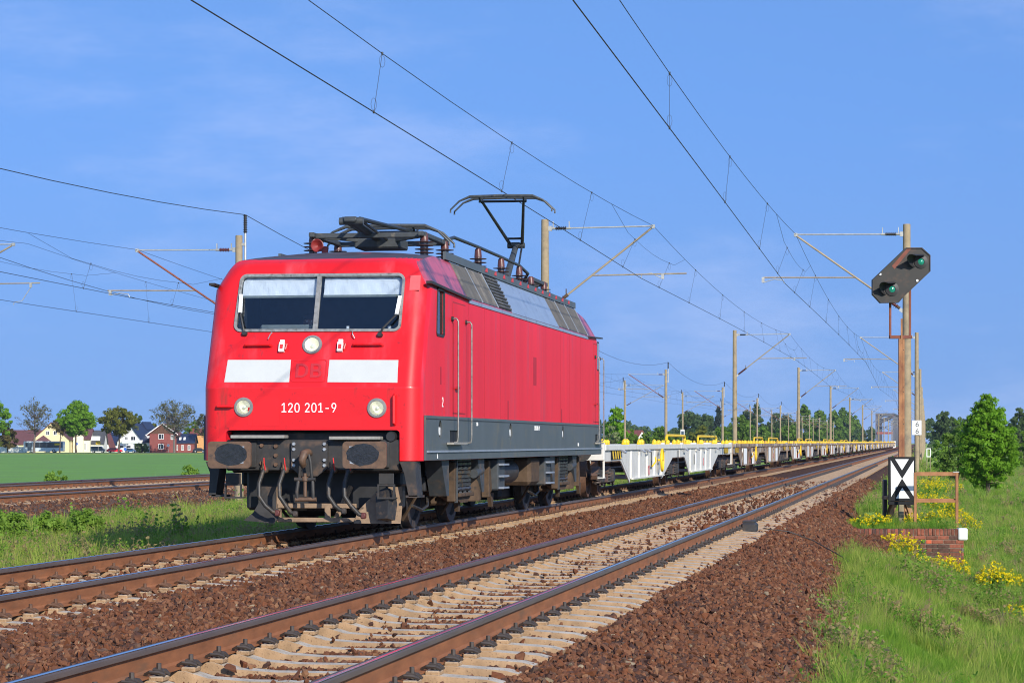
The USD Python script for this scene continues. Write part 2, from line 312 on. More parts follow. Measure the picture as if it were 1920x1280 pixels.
mat('bark', (.10, .078, .058), rough=.9, var=.3, vscale=8., spec=.15)
mat('bark_grey', (.155, .135, .110), rough=.9, var=.3, vscale=8., spec=.15)
# structures
mat('mast_concrete', (0.3, 0.235, 0.15), rough=.9, var=.15, vscale=5., dirt=[((.19, .16, .12), 3., .5, .75), ((.50, .44, .34), 45., .68, .74)], bump=(50., .004), spec=.2)
mat('galv', (.40, .40, .37), rough=.5, metal=.3, var=.2, vscale=8.)
mat('tube_tan', (.30, .24, .16), rough=.6, var=.2, vscale=4.)
mat('tube_rust', (.20, .055, .030), rough=.65, var=.25, vscale=5.)
mat('wire_black', (.022, .022, .024), rough=.6, var=.1)
mat('wire_copper', (.035, .038, .042), rough=.5, var=.2)
mat('porcelain_brown', (.09, .022, .020), rough=.3, var=.1)
mat('porcelain_dark', (.030, .028, .030), rough=.35, var=.1)
mat('sign_white', (0.66, 0.66, 0.64), rough=.5, var=.02)
mat('sign_black', (.008, .009, .011), rough=.6, spec=.2, var=.1)
mat('sign_blue', (.02, .12, .50), rough=.5, var=.05)
mat('sign_yellow', (.80, .52, .01), rough=.5, var=.05)
mat('signal_grey', (0.013, 0.0115, 0.009), rough=.6, var=.3, vscale=5., dirt=((.060, .030, .016), 3.5, .52, .75))
mat('signal_rust', (.30, .140, .062), rough=.75, var=.2, vscale=5., dirt=((.20, .08, .04), 4., .5, .7, (1, 1, .4)), spec=.3)
mat('signal_red_rust', (.17, .050, .030), rough=.75, var=.25, vscale=6.)
mat('green_lens', (.010, .20, .13), rough=.12, var=.3, vscale=30., coat=.6)
BR = dict(rough=.9, bump=(60., .006), spec=.15, obj_space=False)
mat('brick_dark', (.085, .046, .036), var=.35, vscale=14., **BR)
mat('brick_brown', (.150, .060, .040), var=.35, vscale=14., **BR)
mat('brick_red', (.240, .080, .050), var=.3, vscale=14., **BR)
mat('brick_orange', (.48, .105, .050), var=.25, vscale=14., **BR)
mat('brick_grey', (.150, .125, .105), var=.3, vscale=14., **BR)
mat('mortar', (.20, .165, .125), rough=.95, var=.25, vscale=20., bump=(60., .01), spec=.1)
mat('concrete_white', (.66, .66, .63), rough=.8, var=.1)
mat('timber', (.30, .17, .085), rough=.85, var=.25, vscale=6., stretch=(3, 3, .4))
mat('timber_grey', (.23, .19, .12), rough=.9, var=.25, vscale=9., stretch=(3, 3, .4))
# wagons
mat('wagon_white', (0.62, 0.605, 0.545), rough=.5, var=.07, vscale=2., dirt=[((.36, .33, .27), 2.5, .54, .80, (1, 1, .35)), ((.24, .16, .10), 5., .66, .8)])
mat('wagon_dirty', (.27, .20, .145), rough=.7, var=.3, vscale=2., dirt=[((.12, .07, .045), 1.6, .50, .62, (1, 1, .3)), ((.62, .60, .54), 1.3, .54, .62, (1, 1, .25))])
mat('wagon_brown', (.125, .070, .045), rough=.75, var=.3, vscale=3.)
mat('wagon_yellow', (.78, .50, .012), rough=.5, var=.1, vscale=4., dirt=((.40, .22, .04), 5., .58, .78))
mat('wagon_yellow_old', (0.72, 0.44, 0.015), rough=.6, var=.2, vscale=3., dirt=((.24, .12, .05), 3., .5, .7))
mat('wagon_red', (.60, .03, .03), rough=.5, var=.1)
mat('plate_white', (.80, .80, .78), rough=.5, var=.05)
# village
mat('wall_cream', (.74, .62, .36), rough=.9, var=.04, vscale=1.)
mat('wall_cream_pale', (.78, .72, .52), rough=.9, var=.04, vscale=1.)
mat('wall_white', (.80, .78, .72), rough=.9, var=.04, vscale=1.)
mat('wall_orange', (.56, .29, .11), rough=.9, var=.06, vscale=1.)
def brick_mat(name, c1, c2, mortar, scale=1.0):
    MATS[name] = usdkit.material(stage, f'/World/Looks/{name}', {'tc': ('texture_coordinate', {}), 'mp': ('mapping', {'rotation': (PI / 2, 0, 0)}),
        'b': ('brick_texture', {'color1': c1, 'color2': c2, 'mortar': mortar, 'scale': scale, 'brick_width': .25, 'row_height': .08, 'mortar_size': .008}), 'p': ('principled_bsdf', {'roughness': .9})},
        [('tc.object', 'mp.vector'), ('mp.vector', 'b.vector'), ('b.color', 'p.base_color')], surface='p.BSDF')
brick_mat('wall_brick', (.24, .050, .042), (.19, .040, .034), (.26, .12, .10))
mat('wood_gable', (.10, .045, .025), rough=.8, var=.3, vscale=1., stretch=(6, 6, .5))
mat('roof_maroon', (.115, .045, .045), rough=.7, var=.2, vscale=2., bump=(9., .03))
mat('roof_red', (.20, .058, .042), rough=.7, var=.2, vscale=2., bump=(9., .03))
mat('roof_navy', (.022, .030, .062), rough=.35, var=.2, vscale=2., bump=(9., .03))
mat('roof_grey', (.060, .062, .066), rough=.7, var=.2, vscale=2., bump=(9., .03))
mat('frame_white', (.80, .80, .78), rough=.5, var=.02)
mat('car_white', (.78, .78, .78), rough=.25, var=.02, coat=.5)
mat('car_red', (.60, .015, .03), rough=.25, var=.02, coat=.5)
mat('car_blue', (.03, .09, .20), rough=.25, var=.02, coat=.5)
mat('car_dark', (.018, .02, .024), rough=.25, var=.02, coat=.5)
mat('car_slate', (.05, .075, .10), rough=.25, var=.02, coat=.5)
mat('bus_pale', (.55, .62, .68), rough=.3, var=.03, coat=.4)
mat('tyre', (.015, .015, .016), rough=.85, var=.1)
mat('bridge_steel', (0.105, 0.11, 0.135), rough=.7, var=.2, vscale=.4, dirt=((.20, .085, .07), .3, .6, .75))
mat('bridge_red', (.30, .075, .06), rough=.7, var=.2, vscale=.5)
emit('tail_lamp', (1, .1, .05), .6)
mat('red_low', (.66, .008, .011), rough=.36, var=.08, vscale=1.6, dirt=[((.36, .01, .012), 12., .60, .74), ((.07, .012, .012), 38., .68, .73), ((.22, .03, .02), 5., .60, .80, (1, 1, .15))], coat=.12)
mat('red_seam', (0.34, 0.012, 0.02), rough=.6, var=.2)
mat('chevron_red', (.65, .04, .04), rough=.5, var=.1)
mat('gutter_black', (.02, .018, .018), rough=.6, var=.2)
mat('lamp_ring', (.20, .20, .195), rough=.45, var=.15, vscale=20.)
mat('oval_dark', (.008, .008, .009), rough=.7, var=.1)
mat('spring_steel', (.060, .066, .075), rough=.35, metal=.4, var=.3, vscale=20., dirt=((.13, .085, .05), 6., .5, .7))

mat('horn_red', (0.2, 0.018, 0.016), rough=.5, var=.15)

MATS['lamp_bowl'] = usdkit.material(stage, '/World/Looks/lamp_bowl', {'p': ('principled_bsdf', {'base_color': (.85, .82, .70), 'roughness': .3, 'emission_color': (1.0, .9, .62), 'emission_strength': .16})}, [], surface='p.BSDF')

mat('logo_red', (.45, .014, .022), rough=.5, var=.1)

mat('red_dark', (.45, .010, .022), rough=.5, spec=.22, var=.1)
mat('red_pale', (.72, .10, .10), rough=.5, var=.1)
# ---------------------------------------------------------------- ground, ballast, tracks
XA, XB = -3.78, -7.94                         # centre lines of the near track and of the train's track
GP = np.array([(-6000, -1.62), (-35, -1.62), (-33.2, -.80), (-20.3, -.72), (-10.3, -.58), (-9.3, -.66), (-1.3, -.80), (-.6, -.88), (.9, -1.52), (2.0, -1.62), (6000, -1.62)])
def ground_z(x, y):
    x, y = np.asarray(x, float), np.asarray(y, float)
    z = np.interp(x, GP[:, 0], GP[:, 1])
    p = np.stack([x * .35, y * .35, 0 * x], -1)
    z = z - .42 * np.clip((y - 43) / 8, 0, 1) * (y < 54.7) * np.exp(-((x + .5) / 1.35) ** 2)
    w = np.clip((x + 1.2) / 1.5, 0, 1) + ((x < -10.0) & (x > -20.5)) * .8
    z = z + np.clip((y - 24) / 24, 0, 1) * .30 * np.exp(-((x + 1.35) / .55) ** 2) * (y > 61) * (y < 300)
    return z + w * (meshkit.fbm(p, 3, 5) - .5) * .34
BP = np.array([(-10.6, -.74), (-9.40, -.228), (-8.7, -.235), (-7.2, -.235), (-6.55, -.212), (-5.9, -.225), (-5.2, -.245), (-4.6, -.262), (-4.3, -.268), (-3.25, -.268), (-2.95, -.262), (-2.42, -.255), (-2.1, -.285), (-.75, -.80)])
CP = np.array([(-33.0, -.95), (-31.6, -.385), (-26.6, -.37), (-22.5, -.375), (-20.2, -.80)])
def bed_z(x, y, prof=BP, amp=.035):
    p = np.stack([x * 1.6, y * 1.6, 0 * x], -1)
    if prof is BP: x = np.where(x > -2.3, x + np.clip((y - 28) / 24, 0, 1) * .55 * np.clip((x + 2.3) / .8, 0, 1), x)
    return np.interp(x, prof[:, 0], prof[:, 1]) + (meshkit.fbm(p, 3, 11) - .5) * amp
def sheet(xs, ys, zf):
    X, Y = np.meshgrid(xs, ys, indexing='ij'); Z = zf(X, Y); n, m = X.shape
    i, j = np.meshgrid(np.arange(n - 1), np.arange(m - 1), indexing='ij')
    q = np.stack([i * m + j, (i + 1) * m + j, (i + 1) * m + j + 1, i * m + j + 1], -1).reshape(-1, 4)
    return MB().quads(np.stack([X, Y, Z], -1).reshape(-1, 3), q)
ys_far = np.concatenate([np.arange(-60, 4, 4), np.arange(4, 160, 1.0), np.arange(160, 400, 8), np.array([420, 500, 700, 1000, 1500, 2500, 4000, 6000])])
xs_far = np.unique(np.concatenate([[-6000, -3000, -1500, -700, -300, -150, -80, -50], np.arange(-40, -9, 1.0), GP[:, 0], np.arange(-9, 12, .5), [14, 20, 30, 60, 150, 400, 1000, 3000, 6000]]))
structure('ground', sheet(xs_far, ys_far, ground_z), 'soil_grass', True)
structure('crop_field', sheet(np.array([-2500, -1200, -600, -300, -150, -80, -50, -36.0]), np.array([-60, 0, 50, 100, 150, 200, 300, 400, 500, 560.]), lambda x, y: 0 * x - 1.60), 'crop_field')
structure('far_meadow', sheet(np.array([9., 20, 60, 200, 600]), np.array([30, 80, 150, 250, 400, 700.]), lambda x, y: 0 * x - 1.606), 'crop_field')
structure('gravel_path', sheet(np.array([5.3, 6.2, 7.3]), np.array([20, 60, 100, 140, 200, 320.]), lambda x, y: 0 * x + np.maximum(ground_z(x, y), -1.6) + .012), 'path_grey')
ysb = np.concatenate([np.arange(3, 60, .16), np.arange(60, 140, .6), np.arange(140, 420, 5), [450, 600, 900, 1300, 1900]])
structure('ballast_bed', sheet(np.unique(np.concatenate([np.arange(-10.6, -.7, .085), BP[:, 0]])), ysb, bed_z), 'ballast_base', True)
ysc = np.concatenate([np.arange(3, 50, 3.), np.arange(50, 130, .35), np.arange(130, 420, 5), [450, 600, 900, 1300, 1900]])
structure('ballast_bed', sheet(np.unique(np.concatenate([np.arange(-33.0, -20.1, .2), CP[:, 0]])), ysc, lambda x, y: bed_z(x, y, CP, .06)), 'ballast_far', True)

RAILP = [(.0085, -.135), (.020, -.152), (.075, -.160), (.075, -.172)]
HEADP = [(0, 0), (.022, -.0006), (.030, -.004), (.0355, -.013), (.0365, -.038), (.0085, -.050)]
def sweep_y(half, x0, y0, y1, close=True):
    """symmetric profile (right half, top to bottom) swept along y"""
    pr = np.array(half); full = np.vstack([pr, (pr * [-1, 1])[::-1]]); full = full[np.r_[True, np.abs(np.diff(full, axis=0)).sum(1) > 1e-9]]
    if np.allclose(full[0], full[-1]): full = full[:-1]
    n = len(full); v = np.array([[x0 + a, y, b] for y in (y0, y1) for a, b in full])
    i = np.arange(n if close else n - 1); j = (i + 1) % n
    q = np.stack([i, i + n, j + n, j], 1)
    m = MB().quads(v, q)
    return m.add(v[:0], np.zeros((0, 3), int)) if not close else m
def sleeper_mesh():
    st = [(-1.30, -.225, .9), (-1.22, -.205, 1), (-.86, -.182, 1), (-.64, -.182, 1), (-.50, -.222, .95), (-.25, -.238, .88), (.25, -.238, .88), (.50, -.222, .95), (.64, -.182, 1), (.86, -.182, 1), (1.22, -.205, 1), (1.30, -.225, .9)]
    v = []
    for x, t, w in st:
        v += [(x, a * w, b) for a, b in ((-.150, -.43), (-.105, t - .028), (-.082, t), (.082, t), (.105, t - .028), (.150, -.43))]
    n = len(st); q = [[i * 6 + k, i * 6 + k + 1, (i + 1) * 6 + k + 1, (i + 1) * 6 + k] for i in range(n - 1) for k in range(5)]
    m = MB().quads(v, q); m.quads(v, [[0, 5, 4, 1], [1, 4, 3, 2]][:2] + [[66, 67, 70, 71], [67, 68, 69, 70]])
    for xr in (-.753, .753):
        for sg in (-1, 1):
            m.cbox(xr + sg * .125 - .045, xr + sg * .125 + .045, -.07, .07, -.190, -.158, .008)
    return m
def clip_mesh(sg):
    half = [(.058, -.058, -.150), (.095, -.080, -.130), (.145, -.072, -.133), (.172, -.046, -.150), (.150, -.022, -.132), (.098, -.016, -.122)]
    pts = half + [(u, -w, z) for u, w, z in half[::-1]]
    m = MB().tube([(sg * u, w, z) for u, w, z in pts], .0105, 5)
    m.cyl((sg * .125, 0, -.17), (sg * .125, 0, -.115), .021, n=8); m.cyl((sg * .125, 0, -.118), (sg * .125, 0, -.085), .016, .015, n=6)
    return m
SLP = meshkit.arrays(sleeper_mesh().arr(), 25)
CLIPS = {(r, s): meshkit.arrays(trimesh_shift := (clip_mesh(s).arr()[0] + [r, 0, 0], clip_mesh(s).arr()[1]), 40) for r in (-.753, .753) for s in (-1, 1)}
def make_track(label, x0, z0, ang, y0, y1, ind, nclip, clip_mat='clip_dark', band='rail_shine', group=None):
    rr = random.Random(int(abs(x0) * 100)); t = thing('railway_track', label, 'railway track', (x0, 0, z0), ang)
    for r in (-.753, .753):
        rail = obj('rail', sweep_y([(.0085, -.050)] + RAILP, r, y0, y1), 'rail_rust', t, False)
        obj('rail_head', sweep_y(HEADP, r, y0, y1), 'rail_dark', rail, 30)
        obj('running_surface', sweep_y([(0, .0016), (.020, .0012), (.0275, -.0008)], r, y0, y1, False), band, rail, True)
    y = y0 + .3; k = 0
    while y < ind and k < 295:
        s = obj('sleeper', None, 'sleeper', t, loc=(rr.uniform(-.012, .012), y + rr.uniform(-.015, .015), rr.uniform(-.006, .003)), arrays=SLP)
        if k < nclip:
            for key in CLIPS: obj('rail_clip', None, clip_mat, s, arrays=CLIPS[key])
        y += .6; k += 1
    ys2 = np.arange(y, min(420, y1), .6)
    if len(ys2):
        st = MB(); v = SLP[0]
        b = MB().box(-1.3, 1.3, -.09, .09, -.30, -.2).arr()
        for q in ys2: st.add(b[0] + [0, q, 0], b[1])
        obj('distant_sleepers', st, 'sleeper', t, False, kind='stuff')
    ys3 = np.arange(y0 + .3 + nclip * .6, min(150, y1), .6); st = MB()
    for q in ys3:
        for r in (-.753, .753):
            for sg in (-1, 1):
                st.cyl((r + sg * .125, q, -.19), (r + sg * .125, q, -.09), .055, .018, n=5)
    obj('distant_clips', st, clip_mat, t, False, kind='stuff')
    return t
make_track('nearest railway track in the foreground, empty, with pale concrete sleepers standing proud', XA, 0, 0, 6.0, 1700, 78, 75)
make_track('track under the red locomotive and wagon train, sleepers sunk in ballast', XB, 0, 0, 8.0, 1700, 78, 80, 'clip_rust')
CANG = .0112
make_track('rusty track beyond the grass strip, nearer of the two beside the green field', -24.0 + .86, -.16, CANG, 40, 1600, 110, 0, 'clip_rust')
make_track('rusty track along the edge of the green field, behind the other rusty track', -29.6 + .86, -.16, CANG, 50, 1600, 120, 0, 'clip_rust')

# loose ballast stones (uncountable: one scatter per bed)
rng = np.random.default_rng(7)
def stone(seed):
    r = np.random.default_rng(seed); p = r.normal(size=(11, 3)); p /= np.linalg.norm(p, axis=1, keepdims=True); p *= r.uniform(.75, 1.1, (11, 1)); p *= [1.25, .95, .72]
    return MB().tm(trimesh.convex.convex_hull(p))
def stones(y0, y1, dens, prof, x0, x1, size, amp=.035):
    n = int((x1 - x0) * (y1 - y0) * dens); x = rng.uniform(x0, x1, n); y = rng.uniform(y0, y1, n)
    s = size * np.exp(rng.normal(0, .25, n)); z = bed_z(x, y, prof, amp) + s * np.where((x > -4.55) & (x < -3.0), rng.uniform(-.7, .15, n), rng.uniform(-.35, .55, n))
    return np.stack([x, y, z], 1), s
parts = [stones(10.5, 20, 560, BP, -9.4, -.75, .024), stones(20, 34, 440, BP, -9.4, -.75, .026), stones(34, 56, 260, BP, -6.8, -.75, .030), stones(56, 100, 90, BP, -6.7, -.75, .040)]
# ballast swept onto the outer sleeper ends and a few stones lying on the sleepers
def litter(y0, y1, n, x0, x1, zt, size):
    x = rng.uniform(x0, x1, n); y = rng.uniform(y0, y1, n); s = size * np.exp(rng.normal(0, .3, n)); return np.stack([x, y, zt + s * .5], 1), s
parts += [litter(10.5, 40, 3600, -9.2, -6.65, -.215, .024), litter(10.5, 40, 420, -5.1, -2.6, -.232, .024), litter(40, 90, 1500, -5.1, -2.6, -.228, .036)]
P = np.vstack([p for p, _ in parts]); S = np.concatenate([s for _, s in parts]); N = len(P)
tone = rng.choice(8, N, p=[.22, .2, .17, .16, .12, .08, .04, .01])
scatter('ballast_stones', [(stone(100 + k), f'stone_{"abcdefgh"[k % 8]}', False) for k in range(16)], P, tone + 8 * rng.integers(0, 2, N), rand_quats(rng, N), S[:, None] * np.ones(3), 'angular brown ballast stones between and beside the near tracks', 'ballast')
pc = [stones(56, 125, 55, CP, -23.6, -20.2, .045, .06)]
P, S = pc[0]; N = len(P)
scatter('ballast_stones', [(stone(140 + k), f'stone_{"bdgf"[k]}', False) for k in range(4)], P, rng.integers(0, 4, N), rand_quats(rng, N), S[:, None] * np.ones(3), 'grey brown ballast shoulder of the far tracks beside the grass strip', 'ballast')
# ---------------------------------------------------------------- catenary masts and overhead wires
def sheds(m, p0, p1, r, n_shed, rc, n=12):
    p0, p1 = np.asarray(p0, float), np.asarray(p1, float); L = np.linalg.norm(p1 - p0); prof = [(rc, 0)]
    for k in range(n_shed):
        a = (k + .25) / n_shed * L; b = (k + .75) / n_shed * L
        prof += [(rc, a), (r, (a + b) / 2 + .004), (r * .97, (a + b) / 2 - .004), (rc, b)]
    prof += [(rc, L)]
    return m.lathe(prof, p0, p1 - p0, n)
def mast(name, label, x, y, zb, sg, reach, ztop, zm, zlow, arm_z, contact, group, feeder=None, rust='tube_tan', porc='porcelain_dark'):
    """sg: direction of the cantilever along x; reach: mast to messenger wire; contact: (offset from mast, z)"""
    t = thing(name, label, 'catenary mast', (x, y, 0), group=group)
    h = ztop - zb
    obj('mast', MB().lathe([(.0, zb), (.140, zb), (.128, zb + h * .5), (.108, ztop - .02), (.098, ztop), (0, ztop)], (0, 0, 0), n=20), 'mast_concrete', t, 40)
    X = lambda u: sg * u
    each('bracket', [MB().box(min(X(.09), X(.2)), max(X(.09), X(.2)), -.04, .04, zm - .11, zm + .03), MB().bar((X(.1), 0, zlow - .1), (X(.2), 0, zlow - .02), .07, .1)], 'galv', t, 30)
    m = MB(); sheds(m, (X(.30), 0, zm - .04), (X(.62), 0, zm - .035), .062, 6, .035); obj('insulator', m, porc, t, 40)
    for a_, b_, u in ((.20, .31, .24), (.61, .74, .70)):
        obj('insulator_fitting', MB().cyl((X(a_), 0, zm - .04), (X(b_), 0, zm - .037), .035, n=8).box(X(u) - .012, X(u) + .012, -.03, .03, zm - .02, zm + .16), 'galv', t, 30)
    obj('top_tube', MB().cyl((X(.72), 0, zm - .035), (X(reach), 0, zm - .01), .021, n=8), 'galv', t, 40)
    d = np.array([X(reach), 0, zm - .03]); e = np.array([X(.2), 0, zlow]); u = unit(d - e)
    m = MB(); sheds(m, e + u * .08, e + u * .46, .075, 6, .04); obj('insulator', m, 'porcelain_brown' if rust == 'tube_tan' else porc, t, 40)
    g_ = e + u * .52
    each('insulator_fitting', [MB().cyl(e, e + u * .09, .045, n=8), MB().cyl(e + u * .45, e + u * .58, .05, n=8).box(g_[0] - .012, g_[0] + .012, -.03, .03, g_[2] + .02, g_[2] + .20)], 'bogie_dust', t, 30)
    obj('stay_tube', MB().cyl(e + u * .56, d, .030, n=10), rust, t, 40)
    k = (arm_z + .02 - e[2]) / (d[2] - e[2]); a0 = e + (d - e) * k; far = abs(a0[0]) + (reach - abs(a0[0])) * 1.0 + .95
    a1 = np.array([X(far), 0, arm_z + .05])
    obj('registration_arm', MB().cyl(a0, a1, .021, n=8), 'tube_tan', t, 40)
    co, cz = contact
    s = MB().tube([(X(co + .62), 0, arm_z - .02), (X(co + .62), 0, arm_z - .10), (X(co + .30), 0, cz + .14), (X(co + .03), 0, cz + .10), (X(co), 0, cz + .01)], .014, 6)
    s.box(X(co + .62) - .04, X(co + .62) + .04, -.03, .03, arm_z - .10, arm_z + .06)
    obj('steady_arm', s, 'galv', t, 40)
    m = MB().cyl(d - [0, .05, 0], d + [0, .05, 0], .05, n=8); m.box(d[0] - .05, d[0] + .05, -.04, .04, d[2] - .04, d[2] + .06); obj('wire_clamp', m, 'galv', t, 30)
    if feeder:
        fx = -sg * .20
        obj('feeder_post', MB().cyl((fx, 0, ztop - 1.15), (fx, 0, feeder - .55), .035, n=8).box(min(0, fx), max(0, fx), -.05, .05, ztop - .32, ztop - .24).box(min(0, fx), max(0, fx), -.05, .05, ztop - 1.1, ztop - 1.02), 'galv', t, 30)
        m = MB(); sheds(m, (fx, 0, feeder - .56), (fx, 0, feeder), .075, 8, .045); obj('feeder_insulator', m, 'porcelain_dark', t, 40)
    return t
ORD = 'first second third fourth fifth sixth seventh eighth ninth tenth eleventh twelfth thirteenth'.split()
SPAN = 71.6
ROWS = dict(A=(-.58, 73.9, 73.0, -1, 3.22, 7.55, 7.30, 5.1, 5.99, (3.55, 5.85), None), B=(-10.75, 70.7, SPAN, 1, 3.10, 7.55, 7.33, 5.05, 5.92, (2.75, 5.85), None),
            C=(-20.85, 74.6, SPAN, -1, 3.25, 7.55, 7.15, 5.1, 5.85, (3.5, 5.68), 8.18), D=(-35.5, 82.0, SPAN, 1, 4.6, 8.6, 8.0, 5.6, 6.6, (4.6, 5.9), 8.95))
WHERE = dict(A='right of the near track, arm reaching left over it', B='left of the wagon train, arm reaching right over it', C='beyond the train on the near side of the rusty tracks', D='on the field side of the rusty tracks')
for r, (x, y0, sp, sg, reach, ztop, zm, zlow, az, con, fd) in ROWS.items():
    first = None; grp = {'A': 'masts right of the near track', 'B': 'masts between the train and the rusty tracks', 'C': 'masts beside the rusty tracks', 'D': 'masts on the field side'}[r]
    for k in range(11):
        lab = f'{ORD[k]} concrete catenary mast {WHERE[r]}'
        xx = x - (CANG * (k * sp) if r == 'C' else 0)
        if first is None:
            first = mast('catenary_mast', lab, xx, y0, -.85 if r != 'D' else -1.7, sg, reach, ztop, zm, zlow, az, con, grp, fd, 'tube_rust' if r == 'C' else 'tube_tan', 'porcelain_brown' if r == 'C' else 'porcelain_dark')
        else: dup(first, 'catenary_mast', lab, (xx, y0 + k * sp, 0), group=grp)
def wire(pts, r, n=5): return MB().tube(pts, r, n, False)
def line(label, supports, xm, xc, zm, zc, sag, dev=0.0, rc=.0085, rmw=.0062, rd=.0036):
    t = thing('overhead_line', label, 'overhead wire', (0, 0, 0)); ys = np.array(supports)
    cpts, mpts = [], []
    stag0 = .3 if xm < -7 else 1; stag = np.array([(xc - xm) * (-1) ** (k + 1) for k in range(len(ys))]); stag[0] *= stag0; ZX = lambda q: xm - dev * (q - ys[1]) + np.interp(q, ys, stag)      # zigzag of the contact wire
    for a, b in zip(ys[:-1], ys[1:]):
        q = np.linspace(a, b, 15)[:-1]; w = (q - a) / (b - a)
        dx = -dev * (q - ys[1])
        mpts += list(np.stack([xm + dx, q, zm - sag * 4 * w * (1 - w)], 1)); cpts += list(np.stack([ZX(q), q, zc + .05 * np.sin(PI * w)], 1))
    mpts, cpts = np.array(mpts), np.array(cpts)
    obj('contact_wire', wire(cpts, rc), 'wire_black', t, True); obj('messenger_wire', wire(mpts, rmw), 'wire_black', t, True)
    Z = lambda q: np.interp(q, mpts[:, 1], mpts[:, 2]); C = lambda q: np.interp(q, cpts[:, 1], cpts[:, 2])
    far = MB()
    for k, (a, b) in enumerate(zip(ys[:-1], ys[1:])):
        for s, sgn in ((a, 1), (b, -1)):                                            # stitch wire either side of the support
            xs = xm - dev * (s - ys[1]); p = [(xs, s + sgn * 9.5, Z(s + sgn * 9.5)), (xs, s + sgn * 6.0, zm - 1.02 + .32), (xs, s + sgn * 2.2, zm - .80), (xs, s, zm - .82)]
            obj('stitch_wire', MB().tube(p, rmw * .8, 4, False), 'wire_copper', t, True)
        for q in list(np.linspace(a + 13.2, b - 13.2, 5)) + [a + 4.5, b - 4.5]:
            xx = xm - dev * (q - ys[1]); xcc = float(ZX(q))
            near_s = min(abs(q - a), abs(q - b)) < 6; zt = zm - .74 if near_s else Z(q)
            d = MB().tube([(xx, q, zt), (xcc, q, C(q))], rd, 4, False)
            for zz, xq, sg in ((zt, xx, -1), (C(q), xcc, 1)):
                d.cyl((xq, q, zz - .02), (xq, q, zz + .02), .016, n=5)
                if k < 2:
                    th = np.linspace(0, 2 * PI, 9); d.tube(np.stack([xq + .035 * np.sin(th), q + .03 * np.sin(th), zz + sg * (.11 - .09 * np.cos(th))], 1), rd * .8, 4, False)
            if k < 4: obj('dropper', d, 'wire_copper', t, True)
            else: far.add(*d.arr())
    obj('distant_droppers', far, 'wire_copper', t, True, kind='stuff')
    return t
def sup(y0, sp, a, b): return [y0 + k * sp for k in range(a, b)]
line('overhead line above the empty near track, rising out of the top of the picture', sup(73.9, 73.0, -1, 10), XA - .02, XA - .32, 7.30, 5.85, .58)
line('overhead line above the train, touched by the raised pantograph', sup(70.7, SPAN, -1, 10), XB + .29, XB - .06, 7.33, 5.85, .60)
line('overhead line above the nearer rusty track at the left', sup(74.6, SPAN, -1, 10), -24.1, -24.35, 7.15, 5.68, .60, CANG)
line('overhead line above the farther rusty track by the field', sup(82.0, SPAN, -1, 10), -30.4, -30.2, 8.0, 5.9, .80, 0)
def feeder(label, x, ys, z, sag, dev=0):
    pts = []
    for a, b in zip(ys[:-1], ys[1:]):
        q = np.linspace(a, b, 17)[:-1]; w = (q - a) / (b - a); pts += list(np.stack([x - dev * (q - ys[1]), q, z - sag * 4 * w * (1 - w)], 1))
    o = obj('feeder_cable', wire(np.array(pts), .011), 'wire_black', None, True); data(o, label, 'feeder cable')
feeder('black feeder cable sagging between insulators on top of the masts beyond the train', -20.65, sup(74.6, SPAN, -1, 10), 8.18, 1.05, CANG)
feeder('black feeder cable on the field side mast tops, sagging low at the left edge', -35.2, sup(82.0, SPAN, -1, 10), 8.95, 1.35)
# kilometre plate on the second mast at the right
def lettering(parent, name, text, h, m, place, depth=.004, bold=False, xs=1.0, label=None):
    """text reading along +x, upright along z, facing -y; place = lower-left corner"""
    t = meshkit.text_mesh(text, h, depth, bold); v = t.vertices
    w = np.stack([v[:, 0] * xs + place[0], place[1] - v[:, 2], v[:, 1] + place[2]], -1)
    return obj(name, (w, t.faces), m, parent, False, label=label)
t = thing('kilometre_plate', 'white kilometre plate reading 6 over 6, strapped to a mast right of the track', 'sign', (-.58, 73.9 + 73 - .16, 2.05))
obj('plate', MB().cbox(-.27, .27, -.012, .012, -.42, .42, .01), 'sign_white', t, 30)
lettering(t, 'digit', '6', .28, 'sign_black', (-.10, -.013, .06)); lettering(t, 'digit', '6', .28, 'sign_black', (-.10, -.013, -.34))
obj('strap', MB().box(-.17, .17, .014, .03, .2, .24).box(-.17, .17, .014, .03, -.24, -.2), 'galv', t, False)
t = thing('mast_plate', 'small pale plate on a mast beyond the wagons', 'sign', (-35.5 , 82.0 + 4 * SPAN - .2, 2.6))
obj('plate', MB().cbox(-.3, .3, -.012, .012, -.5, .5, .01), 'sign_white', t, 30); obj('band', MB().box(-.2, .2, -.02, -.013, -.3, .25), 'car_slate', t, False)
# ---------------------------------------------------------------- distant signal, board, railing, brick platform (right)
SM = 57 / 4700.0                                # metres per reference pixel at the signal
SX, SY = -.574, 57.7
t = thing('distant_signal', 'weathered distant signal on a rusty post, slanted head showing two green lenses', 'railway signal', (SX, SY, 0), HEAD)
b = MB().cbox(-.066, -.018, -.05, .05, -.62, 3.55, .004).cbox(.018, .066, -.05, .05, -.62, 3.55, .004)
for z in np.arange(-.4, 3.5, .55): b.box(-.02, .02, -.046, -.036, z, z + .56)
obj('post', b, 'signal_rust', t, False)
b = MB()
for z in (1.62, 1.72, 2.35, 2.45, 3.3): b.cyl((.04, -.056, z), (.04, -.050, z), .010, n=6)
obj('post_bolts', b, 'black_steel', t, False)
def hp(px, py): return ((px - 1690) * SM, 1.2 + (829 - py) * SM)
out = Polygon([hp(*p) for p in ((1698, 464.6), (1727.4, 464.6), (1743.3, 479), (1743.3, 509), (1692.8, 556.8), (1684, 567.5), (1650, 568), (1635, 552), (1635, 524.4))])
hd = obj('signal_head', MB().poly(out, xz, -.09, .10).poly(out.buffer(-.05), xz, .10, .22), 'signal_grey', t, False)
